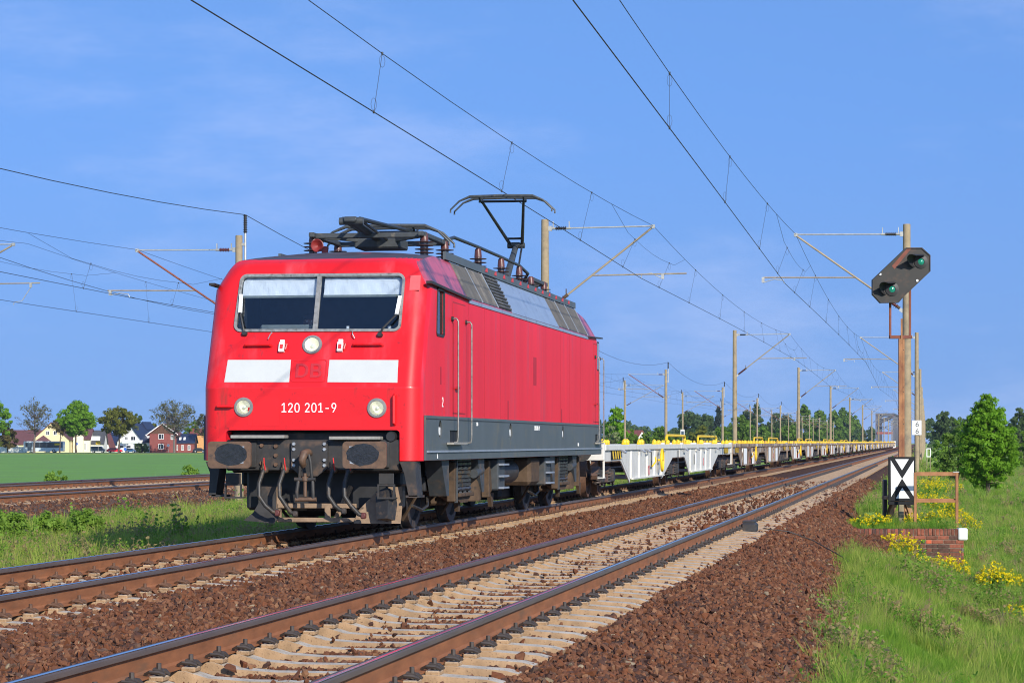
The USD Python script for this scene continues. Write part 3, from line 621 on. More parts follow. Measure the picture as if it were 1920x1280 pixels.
rim = out.difference(out.buffer(-.022)); obj('head_rim', MB().poly(rim, xz, -.115, -.088), 'signal_grey', hd, False)
strip = Polygon([hp(*p) for p in ((1700, 466), (1708, 466), (1676, 505), (1671, 499))]); obj('rust_strip', MB().poly(strip, xz, -.0945, -.088), 'signal_red_rust', hd, False)
for lx, ly, L in ((1725.6, 491, .60), (1671.5, 542.5, .50)):
    cx, cz = hp(lx, ly)
    ln = obj('lens', MB().lathe([(0, .03), (.045, .024), (.075, .008), (.075, -.02)], (cx, -.10, cz), (0, -1, 0), 18), 'green_lens', t, 40)
    obj('lens_ring', MB().lathe([(.075, 0), (.075, .03), (.155, .012), (.155, -.02)], (cx, -.10, cz), (0, -1, 0), 18), 'black_steel', ln, 40)
    d = unit((-.50, -.86, -.06)); a = unit(np.cross(d, (0, 0, 1))); up = np.cross(a, d); up = up if up[2] > 0 else -up
    th = np.radians(np.linspace(-45, 128, 13)); v = []
    for rr, s0 in ((.170, 0), (.162, 0)):
        for k, q in enumerate(th):
            c = np.array([cx, -.09, cz]) + rr * (np.cos(q) * a + np.sin(q) * up)
            reach = L * (.62 + .38 * np.sin(q)); v += [c, c + d * reach]
    n = len(th); qd = []
    for s in (0, 1):
        for k in range(n - 1):
            q = [s * 2 * n + 2 * k, s * 2 * n + 2 * k + 1, s * 2 * n + 2 * k + 3, s * 2 * n + 2 * k + 2]; qd.append(q if s == 0 else q[::-1])
    for k in range(n - 1): qd.append([2 * k + 1, 2 * n + 2 * k + 1, 2 * n + 2 * k + 3, 2 * k + 3])
    obj('lamp_hood', MB().quads(np.array(v), qd), 'black_steel', t, 50)
m = MB()
for px, py in ((1649, 514.5), (1718.5, 526.5)): x_, z_ = hp(px, py); m.lathe([(0, .02), (.03, .02), (.034, 0)], (x_, -.09, z_), (0, -1, 0), 10)
obj('head_bolts', m, 'bare_metal', t, 40)
m = MB()
for x_ in (-.235, .215): m.cbox(x_ - .024, x_ + .024, .10, .15, 3.58, 4.4 if x_ < 0 else 4.75, .004)
m.cbox(-.26, .24, -.02, .16, 3.56, 3.63, .004); obj('service_cage', m, 'signal_red_rust', t, False)
m = MB()
for sx in (-1, 1):
    m.bar((sx * .05, 0, .05), (sx * .30, .05, -.66), .10, .10); m.bar((sx * .05, .45, .05), (sx * .3, .5, -.66), .1, .1)
m.cbox(-.36, .36, -.05, .55, -.10, -.02, .01).cbox(-.34, .34, -.1, .6, -.72, -.60, .02)
obj('base_frame', m, 'timber', t, False)
obj('cabinet', MB().cbox(-.36, -.28, .25, .5, -.66, .35, .015), 'black_steel', t, 30)

t = thing('marker_board', 'white board with two black chevrons point to point, on a short timber post', 'sign board', (-.56, 56.9, 0), HEAD)
def bp(a, b_): return ((a - 262.5) / 275 * .60, .875 - (b_ - 85) / 430 * .985)
obj('board', MB().cbox(-.302, .302, -.012, .012, -.112, .877, .005), 'sign_black', t, 30)
for tri in ([(195, 107), (335, 107), (265, 214)], [(268, 386), (345, 490), (203, 490)], [(150, 118), (262, 292), (264, 299), (152, 478)], [(386, 118), (271, 292), (268, 299), (390, 478)]):
    obj('white_field', MB().poly(Polygon([bp(*p) for p in tri]), xz, -.0165, -.011), 'sign_white', t, False)
obj('post', MB().cbox(-.055, .055, .016, .10, -.86, .7, .01), 'timber_grey', t, 30)
obj('cross_rail', MB().cbox(-.30, .30, .013, .055, -.20, -.115, .008), 'sign_black', t, 30)

RY = 56.3
t = thing('iron_railing', 'rusty angle iron railing with two bars, beside the chevron board on the brick platform', 'railing', (-.07, RY, 0), HEAD)
w = 80 * RY / 4700; m0 = -.22
def rail_bar(z, h): return MB().cbox(m0 + .04, m0 + w - .03, -.022, -.014, z, z + h, .002).cbox(m0 + .04, m0 + w - .03, -.014, .035, z + h - .009, z + h, .002)
obj('top_bar', rail_bar(.46, .085), 'signal_rust', t, False); obj('lower_bar', rail_bar(-.13, .055), 'signal_rust', t, False); obj('lower_bar', rail_bar(-.075, .03).move(trimesh.transformations.translation_matrix((0, .06, 0))), 'signal_rust', t, False)
for x_ in (m0, m0 + w - .035): obj('post', MB().cbox(x_, x_ + .012, -.03, .035, -.78, .535, .002).cbox(x_ + .012, x_ + .06, -.03, -.02, -.78, .535, .002).cbox(x_ + .05, x_ + .062, -.03, .03, -.78, .535, .002), 'signal_rust', t, False)
obj('corner_cap', MB().box(m0 + w - .09, m0 + w + .04, -.035, .05, .537, .555), 'galv', t, False)

# brick retaining wall: every brick its own piece
W0, W1, WT = -1.38, 1.32, -.66
wl = thing('brick_wall', 'low weathered brick retaining wall holding the signal platform, with an upright top course', 'brick wall', (-.52, 54.6, 0), HEAD)
obj('wall_core', MB().box(W0 + .012, W1 - .012, .016, .42, -1.9, WT - .008), 'mortar', wl, False)
br = random.Random(5); TONE = ['brick_dark'] * 6 + ['brick_brown'] * 6 + ['brick_red'] * 4 + ['brick_grey'] * 2 + ['brick_orange']
def brick(x0, x1, z0, z1, tone=None):
    o = br.uniform(-.007, .007); g = br.uniform(-.012, .012)
    obj('brick', MB().cbox(x0, x1, o, .14, z0, z1, .006, rot((0, 1, 0), br.uniform(-.7, .7))), tone or br.choice(TONE), wl, False)
x_ = W0
while x_ < W1 - .05:
    brick(x_, x_ + .068, WT - .140, WT + br.uniform(-.006, .008), br.choice(['brick_dark', 'brick_brown', 'brick_brown', 'brick_red'])); x_ += .081
for r in range(9):
    z1 = WT - .150 - r * .090; x_ = W0 + (0 if r % 2 else .125)
    if r % 2 == 0: brick(W0, W0 + .115, z1 - .076, z1)
    while x_ < W1 - .02:
        L = .24 if (r % 2 == 0 or br.random() > .35) else .115
        e = min(x_ + L, W1); brick(x_, e, z1 - .076, z1); x_ = e + .012
t = thing('white_stone', 'white painted stone block on the end of the brick wall', 'stone block', (-.52, 54.6, 0), HEAD)
obj('block', MB().cbox(1.20, 1.40, -.04, .22, -.90, -.645, .02), 'concrete_white', t, 30)
structure('signal_platform', MB().box(-2.05, .78, 54.9, 59.2, -1.9, -.70), 'soil_grass')
# wheel sensor box on the near track and its cable
t = thing('track_sensor', 'small rusty track sensor box clamped outside the rail of the near track', 'track sensor', (-2.98, 39.6, 0))
obj('housing', MB().cbox(.10, .34, -.26, .26, -.22, -.06, .03).cbox(.12, .31, -.20, .20, -.06, -.03, .01), 'dark_steel', t, 30)
obj('clamp', MB().box(-.02, .13, -.1, -.05, -.24, -.18).box(-.02, .13, .05, .1, -.24, -.18), 'dark_steel', t, False)
obj('cable', MB().tube([(.42, .2, -.16), (.8, .6, -.22), (1.2, .5, -.36), (1.7, .2, -.62), (1.9, -.5, -.74)], .010, 6), 'rubber', t, True)
# ---------------------------------------------------------------- the locomotive (local: x right, y back from the front face, z up from the rail)
import manifold3d as m3
LOCO = thing('electric_locomotive', 'red electric locomotive with a dark grey skirt, heading the train towards the camera', 'locomotive', (XB, 31.85, 0))
LEN = 18.26
TA = .53 / 1.43
def fv(z): return np.where(np.asarray(z) > 1.92, (np.asarray(z) - 1.92) * TA, 0.0)
def fp(a, b, d):
    """front face: a across, b height, d outwards"""
    up = np.asarray(b) > 1.92; ca, sa = math.cos(math.atan(TA)), math.sin(math.atan(TA))
    return a, fv(b) - np.where(up, d * ca, d), b + np.where(up, d * sa, 0)
HW = 1.47
def sp(a, b, d): return HW + d + 0 * a, a, b                       # right side wall: a along, b height
def ring(hw, v0, v1, r, n=6):
    p = []
    for (cx, cy, a0) in ((-hw + r, v0 + r, 180), (hw - r, v0 + r, 270), (hw - r, v1 - r, 0), (-hw + r, v1 - r, 90)):
        for k in range(n + 1):
            a = math.radians(a0 + 90 * k / n); p.append((cx + r * math.cos(a), cy + r * math.sin(a)))
        if a0 == 270: p += [(hw, 3.40), (hw, 16.20)]
        if a0 == 90: p += [(-hw, 16.20), (-hw, 3.40)]
    return np.array(p)
LV = [(.96, 1.47, 0, .22), (1.36, 1.47, 0, .22), (1.90, 1.47, 0, .22), (1.92, 1.47, 0.0, .22), (2.6, 1.47, float(fv(2.6)), .24), (3.24, 1.47, float(fv(3.24)), .26), (3.36, 1.41, float(fv(3.36)), .27),
      (3.50, 1.335, .585, .28), (3.565, 1.30, .635, .29), (3.615, 1.276, .705, .30), (3.645, 1.26, .80, .30), (3.665, 1.25, .93, .30), (3.72, 1.22, 1.38, .30), (3.78, 1.19, 1.95, .30), (3.82, .80, 2.05, .30), (3.845, .35, 2.2, .2)]
R = [np.column_stack([ring(hw, v0, LEN - v0, r), np.full(7 * 4 + 4, z)]) for z, hw, v0, r in LV]
nr = len(R[0]); V = np.vstack(R + [[[0, LEN / 2, .96]], [[0, LEN / 2, 3.85]]]); F = []
for k in range(len(R) - 1):
    for i in range(nr):
        a, b, c, d = k * nr + i, k * nr + (i + 1) % nr, (k + 1) * nr + (i + 1) % nr, (k + 1) * nr + i; F += [(a, b, c), (a, c, d)]
for i in range(nr):
    F.append((len(V) - 2, (i + 1) % nr, i)); F.append((len(V) - 1, (len(R) - 1) * nr + i, (len(R) - 1) * nr + (i + 1) % nr))
def mani(v, f): return m3.Manifold(m3.Mesh(vert_properties=np.asarray(v, np.float32), tri_verts=np.asarray(f, np.uint32)))
shell = mani(V, np.array(F))
def solid(mb):
    v, f = mb.arr(); t = trimesh.Trimesh(v, f); t.merge_vertices(); return mani(t.vertices, t.faces)
cut = sbox(-1.14, .5, 1.19, 1.36).buffer(-.05).buffer(.05)
shell -= solid(MB().poly(cut, xz, -.5, 1.2))
WIN = Polygon([(-1.115, 2.655), (1.147, 2.645), (1.157, 3.425), (-1.09, 3.435)]).buffer(-.10).buffer(.10)
GL = WIN.buffer(-.034, join_style=1)
shell -= solid(MB().box(-1.36, 1.36, .80, 2.55, 1.95, 3.38)); shell -= solid(MB().poly(GL.buffer(.004), fp, -.62, .1))
SWIN = Polygon([(1.04, 2.635), (1.11, 3.235), (1.18, 3.26), (1.60, 3.262), (1.60, 2.66), (1.52, 2.63)]).buffer(-.05).buffer(.05)
for sg in (1, -1): shell -= solid(MB().poly(SWIN.buffer(-.02), lambda a, b, d: (sg * (HW + d) + 0 * a, a, b), -.25, .1))
for hx_, hz_, hr_ in ((-.027, 2.481, .135), (-.899, 1.661, .130), (.887, 1.646, .130)):
    n_ = np.array((0, -1.0, 0)) if hz_ < 1.92 else np.array((0, -math.cos(math.atan(TA)), math.sin(math.atan(TA)))); o_ = np.array(fp(hx_, hz_, 0.0))
    shell -= solid(MB().cyl(o_ + n_ * .1, o_ - n_ * .10, hr_ * .76, n=24))
sv, sf, sn = meshkit.arrays(shell, 24)
fc = sv[sf].mean(1); fnm = np.cross(sv[sf[:, 1]] - sv[sf[:, 0]], sv[sf[:, 2]] - sv[sf[:, 0]]); fnm /= np.linalg.norm(fnm, axis=1, keepdims=True) + 1e-12
inside = (np.abs(fc[:, 0]) < 1.365) & (fc[:, 1] > .3) & (fc[:, 1] < 2.56) & (fc[:, 2] > 1.94) & (fc[:, 2] < 3.385) & ((fnm * (fc - [0, 1.6, 2.7])).sum(1) < -.05) & (fc[:, 1] > fv(fc[:, 2]) + .02)
under = (fc[:, 2] < 1.37) & ((fc[:, 1] > .9) & (np.abs(fc[:, 0]) < 1.2) | (fnm[:, 2] < -.7))
top = (fc[:, 2] > 3.655) & (fnm[:, 2] > .86)
sideroof = (fc[:, 2] > 3.23) & (np.abs(fnm[:, 0]) > .6) & ~inside
front = (fnm[:, 1] < -.45) & ~inside & ~under
part = np.full(len(sf), 2); part[sideroof] = 3; part[front] = 0; part[front & (fc[:, 2] < 1.92)] = 1; part[top] = 4; part[(fc[:, 2] > 3.655) & (fnm[:, 2] > .8)] = 4; part[under] = 6; part[inside] = 5
body = None
for k, (nm, mm, lab) in enumerate([('upper_cab_front', 'red_paint', None), ('lower_cab_front', 'red_low', 'brighter repainted red lower front'), ('side_wall', 'red_side', None), ('roof_slope', 'red_roof', 'faded purple red roof slope'), ('roof', 'roof_dark', None), ('cab_lining', 'cab_dark', None), ('underframe', 'black_steel', None)]):
    s = sf[part == k]; u, inv = np.unique(s, return_inverse=True)
    obj(nm, None, mm, LOCO, arrays=(sv[u], inv.reshape(-1, 3), sn[u]), label=lab)
# -- windscreen
frame_ring = WIN.difference(GL)
WF = obj('windscreen_frame', MB().poly(frame_ring, fp, -.02, .022), 'frame_alu', LOCO, 30)
obj('centre_pillar', MB().poly(Polygon([(-.035, 2.66), (.022, 2.66), (.020, 3.42), (-.037, 3.42)]), fp, -.03, .018), 'frame_alu', WF, False)
for s, (a, b) in enumerate(((-2, -.03), (.018, 2))):
    obj('windscreen_pane', MB().poly(GL.intersection(sbox(a, 2, b, 4)), fp, -.016, -.010), 'cab_glass', LOCO, False)
    c0, c1 = ((-1.06, -.06), (.05, 1.10))[s]; xs = np.linspace(c0, c1, 70); zs = np.linspace(3.165, 3.405, 8)
    X, Z = np.meshgrid(xs, zs, indexing='ij'); fold = .006 * np.sin(X * 9 + 3 * np.sin(X * 4 + s) + (Z - 3.2) * 14) * (1.2 - (Z - 3.165) / .3) + .003 * np.sin(X * 31 + Z * 30)
    a_, b_, c_ = fp(X, Z, -.07 + fold); n, m = X.shape; i, j = np.meshgrid(np.arange(n - 1), np.arange(m - 1), indexing='ij')
    cu = obj('curtain', MB().quads(np.stack([a_, b_, c_], -1).reshape(-1, 3), np.stack([i * m + j, (i + 1) * m + j, (i + 1) * m + j + 1, i * m + j + 1], -1).reshape(-1, 4)), 'curtain', LOCO, True)
    obj('curtain_rod', MB().poly(sbox(c0, 3.14, c1, 3.17), fp, -.075, -.055), 'cab_desk', cu, False)
# -- cab interior: desk, instrument hood, seat
obj('driver_desk', MB().cbox(-1.3, 1.3, .42, .95, 2.0, 2.66, .02).cbox(-.80, -.12, .46, .80, 2.66, 2.76, .03), 'cab_desk', LOCO, 30)
each('desk_item', [MB().cbox(.42, .70, .52, .56, 2.665, 2.685, .004), MB().cyl((.36, .6, 2.66), (.36, .6, 2.74), .02, n=10), MB().cyl((.93, .6, 2.66), (.93, .6, 2.735), .028, n=10)], 'plate_white', LOCO, 30)
obj('driver_seat', MB().cbox(-.66, -.18, 1.55, 2.05, 2.02, 2.14, .04).cbox(-.64, -.20, 1.98, 2.10, 2.10, 2.75, .05), 'driver_cloth', LOCO, 30)
# -- wipers
for sgn, px, tip in ((-1, (-.955, 2.63), (-1.035, 2.90)), (1, (.875, 2.60), (1.085, 2.86))):
    w_ = obj('wiper', MB().tube([np.array(fp(px[0], px[1], .03)), np.array(fp(px[0] * .75 + tip[0] * .25, px[1] + .08, .065)), np.array(fp(tip[0], tip[1], .05))], .014, 6), 'black_steel', LOCO, 40)
    q = np.array(tip); obj('wiper_blade', MB().poly(Polygon([q + (-.022, 0), q + (.022, 0), q + (.03 + .02 * sgn, .245), q + (-.014 + .02 * sgn, .245)]), fp, .03, .06), 'plate_white', w_, False)
    obj('wiper_pivot', MB().lathe([(0, .05), (.03, .05), (.04, 0)], np.array(fp(*px, .0)), (0, -1, .3), 10), 'black_steel', w_, 40)
    wj = obj('washer_jet', MB().tube([np.array(fp(px[0] - sgn * .37, 2.645, .01)), np.array(fp(px[0] - sgn * .36, 2.60, .05)), np.array(fp(px[0] - sgn * .33, 2.55, .03))], .007, 5), 'bare_metal', LOCO, 40)
# -- lamps, handles, plates on the front
def headlamp(x, z, r):
    n = np.array((0, -1.0, 0)) if z < 1.92 else np.array((0, -math.cos(math.atan(TA)), math.sin(math.atan(TA)))); o = np.array(fp(x, z, 0.0))
    h = obj('headlamp', MB().lathe([(r * .70, .004), (r * .74, .022), (r * .94, .020), (r, .004), (r, -.01)], o, n, 24), 'lamp_ring', LOCO, 40)
    obj('reflector', MB().lathe([(0, -.075), (r * .25, -.066), (r * .5, -.035), (r * .71, .012)], o, n, 20), 'lamp_bowl', h, 60)
    obj('bulb', MB().lathe([(0, -.01), (r * .16, -.02), (r * .2, -.07)], o, n, 10), 'plate_white', h, 40)
    obj('lamp_glass', MB().lathe([(0, .022), (r * .4, .020), (r * .70, .012), (r * .70, .006), (0, .006)], o, n, 20), 'clear_glass', h, 60)
headlamp(-.027, 2.481, .135); headlamp(-.899, 1.661, .130); headlamp(.887, 1.646, .130)
for x0, x1 in ((-.94, -.577), (.523, .925)):
    z = 2.465; obj('grab_handle', MB().tube([np.array(fp(x0, z, 0)), np.array(fp(x0 + .02, z, .055)), np.array(fp(x1 - .02, z, .055)), np.array(fp(x1, z, 0))], .019, 8), 'red_paint', LOCO, 40)
for x in (-.429, .359):
    b = obj('lamp_bracket', MB().poly(sbox(x - .035, 2.38, x + .035, 2.50), fp, 0, .05).poly(sbox(x - .028, 2.50, x + .028, 2.54), fp, 0, .03), 'plate_white', LOCO, False)
    obj('bracket_sticker', MB().poly(sbox(x - .022, 2.41, x + .022, 2.47), fp, .05, .053), 'wagon_red', b, False); obj('bracket_cable', MB().tube([np.array(fp(x + .05, 2.50, .0)), np.array(fp(x + .075, 2.47, .05)), np.array(fp(x + .06, 2.41, .05)), np.array(fp(x + .04, 2.40, .0))], .010, 6), 'red_low', b, 40)
obj('grab_handle', MB().tube([(1.125, 0, 1.82), (1.125, -.06, 1.80), (1.125, -.06, 1.45), (1.125, 0, 1.43)], .018, 8), 'red_low', LOCO, 40)
obj('grab_handle', MB().tube([(-1.26, 0, 1.671), (-1.24, -.055, 1.671), (-1.06, -.055, 1.671), (-1.04, 0, 1.671)], .018, 8), 'red_low', LOCO, 40)
for q in ([(-1.150, 2.285), (-.293, 2.281), (-.291, 1.986), (-1.168, 1.989)], [(.225, 2.278), (1.146, 2.270), (1.156, 1.974), (.223, 1.984)]): obj('white_panel', MB().poly(Polygon(q), fp, .001, .0035), 'white_paint', LOCO, False)
pl = sbox(-.276, 1.99, .198, 2.285).buffer(-.04).buffer(.04)
lp = obj('logo_plate', MB().poly(pl.difference(pl.buffer(-.013)), fp, .001, .007), 'red_low', LOCO, False, label='embossed plate with the letters D and B')
tm_ = meshkit.text_mesh('DB', .175, 1.0, True); bx = tm_.bounds
a_, b_, c_ = fp((tm_.vertices[:, 0] - bx[0, 0]) / (bx[1, 0] - bx[0, 0]) * .35 - .215, (tm_.vertices[:, 1] - bx[0, 1]) / (bx[1, 1] - bx[0, 1]) * .185 + 2.045, .001 + .007 * tm_.vertices[:, 2])
obj('logo_letters', (np.stack([a_, b_, c_], -1), tm_.faces), 'logo_red', lp, False)
lettering(LOCO, 'fleet_number', '120', .122, 'plate_white', (-.40, -.001, 1.592), .004, xs=.82); lettering(LOCO, 'fleet_number', '201-9', .122, 'plate_white', (-.085, -.001, 1.592), .004, xs=.82)
obj('repaint_patch', MB().poly(sbox(-.78, 1.42, -.42, 1.80), fp, .0005, .002).poly(sbox(-.84, 1.42, -.781, 1.66), fp, .0005, .002), 'red_bright', LOCO, False)
obj('repaint_patch', MB().poly(sbox(-.06, 1.39, .68, 1.54), fp, .0005, .002), 'red_bright', LOCO, False); obj('repaint_patch', MB().poly(sbox(-.10, 1.82, .32, 1.915), fp, .0005, .002), 'red_bright', LOCO, False)
obj('sticker', MB().poly(sbox(1.22, 3.20, 1.36, 3.40), fp, -.002, .002), 'red_pale', LOCO, False)
# -- buffer beam, buffers, coupling, hoses
obj('buffer_beam', MB().cbox(-1.14, 1.19, .03, .22, .83, 1.235, .015).cbox(-1.12, 1.17, .22, 1.1, .80, 1.34, .02), 'dark_steel', LOCO, 30)
obj('motor_casing', MB().cbox(-.62, .62, 1.2, 7.2, .20, .80, .06).cbox(-.62, .62, 11.2, 17.0, .20, .80, .06), 'black_steel', LOCO, 30); obj('front_ballast_box', MB().cbox(-.98, 1.0, .42, 1.3, .30, .86, .04), 'black_steel', LOCO, 30)
obj('underfloor', MB().cbox(-1.1, 1.1, .6, 17.6, .62, .95, .03), 'black_steel', LOCO, 30)
m = []
for x, z in ((-.66, 1.16), (-.66, .93), (-.47, 1.15), (-.47, 1.03), (-.47, .91), (1.0, 1.16), (1.0, .93)): m.append(MB().lathe([(0, .03), (.026, .03), (.03, 0)], (x, .03, z), (0, -1, 0), 6))
each('beam_bolt', m, 'buffer_rust', LOCO)
for x in (-.915, .865):
    pr = sbox(x - .285, .868, x + .285, 1.212).buffer(-.05).buffer(.05)
    b = obj('buffer', MB().lathe([(0, 0), (.13, 0), (.13, .34), (.105, .36), (.105, .60), (0, .60)], (x, .03, 1.04), (0, -1, 0), 20).cbox(x - .19, x + .19, -.01, .03, .87, 1.21, .01), 'dark_steel', LOCO, 35)
    P_ = MB().poly(pr, xz, -.635, -.585); obj('buffer_plate', P_, 'buffer_rust', b, 30)
    th = np.linspace(0, 2 * PI, 26)[:-1]; r_ = np.random.default_rng(int(x * 100) + 200)
    g = Polygon(np.stack([x - .02 * np.sign(x) + (.200 + .025 * r_.random(25)) * np.cos(th), 1.045 + (.135 + .018 * r_.random(25)) * np.sin(th)], 1))
    obj('grease_smear', MB().poly(g.intersection(pr), xz, -.638, -.634), 'buffer_grease', b, False)
    sd = Polygon([(x + .19 * -np.sign(x), .93), (x + .05 * -np.sign(x), .92), (x + .03 * -np.sign(x), 1.15), (x + .20 * -np.sign(x), 1.15)]).difference(g); obj('worn_patch', MB().poly(sd, xz, -.6375, -.634), 'bare_metal', b, False)
for a, b_, z in ((-1.045, -.32, 1.272), (.275, .95, 1.255)): obj('step_plate', MB().cbox(a, b_, -.12, .10, z - .02, z + .022, .006), 'step_light', LOCO, 30)
obj('front_socket', MB().lathe([(0, .10), (.06, .10), (.075, .06), (.075, 0)], (1.07, .10, 1.275), (0, -1, 0), 14), 'black_steel', LOCO, 40)
cp = Polygon([(-.255, 1.217), (.235, 1.217), (.235, .87), (.10, .76), (-.12, .76), (-.255, .87)]).buffer(-.02).buffer(.02)
obj('coupling_plate', MB().poly(cp, xz, -.02, .03), 'dark_steel', LOCO, False)
each('plate_bolt', [MB().lathe([(0, .022), (.022, .022), (.024, 0)], (x, -.02, z), (0, -1, 0), 6) for x in (-.215, .195) for z in (1.18, 1.11, .97, .90)], 'bare_metal', LOCO)
hk = obj('draw_hook', MB().tube([(-.01, .05, 1.06), (-.01, -.12, 1.07), (-.03, -.22, 1.05), (-.045, -.26, .97), (-.04, -.22, .90), (-.03, -.16, .92)], [.05, .05, .055, .05, .04, .022], 10), 'buffer_rust', LOCO, 50)
ch = obj('screw_coupling', MB().cyl((-.16, -.20, .72), (.12, -.20, .72), .028, n=10), 'dark_steel', LOCO, 40)
for x in (-.075, .055): obj('coupling_link', MB().tube([(x * .5, -.20, 1.04), (x, -.22, .95), (x * 1.3, -.20, .72)], .020, 8), 'dark_steel', ch, 40)
obj('coupling_screw', MB().cyl((-.02, -.2, .80), (-.02, -.2, .50), .024, n=10).cyl((-.02, -.2, .755), (-.02, -.2, .70), .045, n=10), 'buffer_rust', ch, 40)
for x in (-.11, .08): obj('coupling_shackle', MB().tube([(x, -.2, .70), (x * 1.15, -.22, .56), (x * 1.1, -.2, .46)], .024, 8), 'dark_steel', ch, 40)
obj('coupling_pin', MB().cyl((-.15, -.2, .46), (.13, -.2, .46), .030, n=10), 'buffer_rust', ch, 40)
for x0, x1, zb in ((-.62, -.43, .30), (-.345, -.19, .29), (.31, .46, .33), (.52, .72, .27)):
    h = obj('air_hose', MB().tube([(x0, -.02, .86), (x0 - .01, -.08, .78), (x0 - .035, -.14, .66), (x0 - .02, -.18, .50), (x0 + .06, -.17, .38), (x1 - .04, -.14, zb), (x1, -.11, zb - .01)], .030, 9), 'rubber', LOCO, 50)
    obj('hose_valve', MB().cbox(x0 - .04, x0 + .05, -.06, .03, .80, .88, .015).cyl((x0, -.05, .86), (x0, -.05, .92), .02, n=8), 'buffer_rust', h, 40); obj('valve_handle', MB().tube([(x0 + .03, -.06, .84), (x0 + .02, -.08, .93), (x0 + .015, -.075, 1.0)], .008, 5), 'wagon_red', h, 40)
    obj('hose_coupler', MB().cbox(x1 - .02, x1 + .05, -.15, -.08, zb - .06, zb + .02, .015), 'insulator_cap' if x0 > .4 or x0 < -.5 else 'dark_steel', h, 40)
# -- rail guards, cross bar, corner steps
def curved_plate(poly, v0, bend, thick=.02):
    def fn(a, b, d): return a, v0 - bend * np.clip(.5 - b, 0, 1) ** 2 * 4 + d, b
    m = MB()
    for g in getattr(poly, 'geoms', [poly]):
        strips = [g.intersection(sbox(-3, z, 3, z + .06)) for z in np.arange(.1, .8, .06)]
        for s in strips:
            if not s.is_empty and s.area > 1e-5: m.poly(s, fn, 0, thick)
    return m
plow = Polygon([(.57, .145), (1.19, .145), (1.19, .62), (1.02, .62), (.86, .57), (.74, .45), (.60, .30)]).difference(Polygon([(.98, .17), (1.03, .17), (1.02, .30), (.99, .30)]))
obj('rail_guard', curved_plate(plow, .16, .22), 'plow_tan', LOCO, 40); plow2 = Polygon([(-.92, .175), (-.50, .14), (-.46, .20), (-.46, .62), (-.74, .62), (-.74, .40), (-.80, .28)])
obj('rail_guard', curved_plate(plow2, .16, .22), 'dark_steel', LOCO, 40)
obj('guard_flap', MB().tube([(1.0, .02, .56), (1.03, -.06, .40), (1.03, -.10, .20)], [.13, .14, .12], 4), 'rubber', LOCO, 30)
obj('guard_beam', MB().cbox(-.48, .58, .12, .20, .335, .40, .01), 'plow_tan', LOCO, 30); obj('guard_beam', MB().cbox(-.48, .58, .10, .18, .155, .215, .01), 'plow_tan', LOCO, 30)
each('guard_strut', [MB().bar((.20, .14, .37), (.20, .14, .19), .07, .05), MB().bar((.30, .16, .19), (.45, .4, .62), .05, .05), MB().bar((-.46, .16, .2), (-.46, .16, .62), .06, .05)], 'plow_tan', LOCO, False)
for sg in (1, -1):
    x = sg * 1.02 + .03
    st = obj('shunting_step', MB().cbox(x - .10, x + .10, -.18, -.155, .66, .80, .006), 'dark_steel', LOCO, 30); rg = sbox(x - .115, .47, x + .115, .66); obj('step_ring', MB().poly(rg.difference(rg.buffer(-.022, join_style=2)), xz, -.19, -.15).box(x - .10, x + .10, -.16, .05, .47, .485), 'dark_steel', st, False)
    x = sg * 1.30
    obj('corner_steps', MB().poly(Polygon([(x - .10, .95), (x + .10, .95), (x + .085 + sg * .05, .50), (x - .02 + sg * .04, .50), (x - .04, .80)]), xz, -.05, .30).box(x - .02, x + .16, -.05, .30, .485, .515), 'dark_steel', LOCO, False)
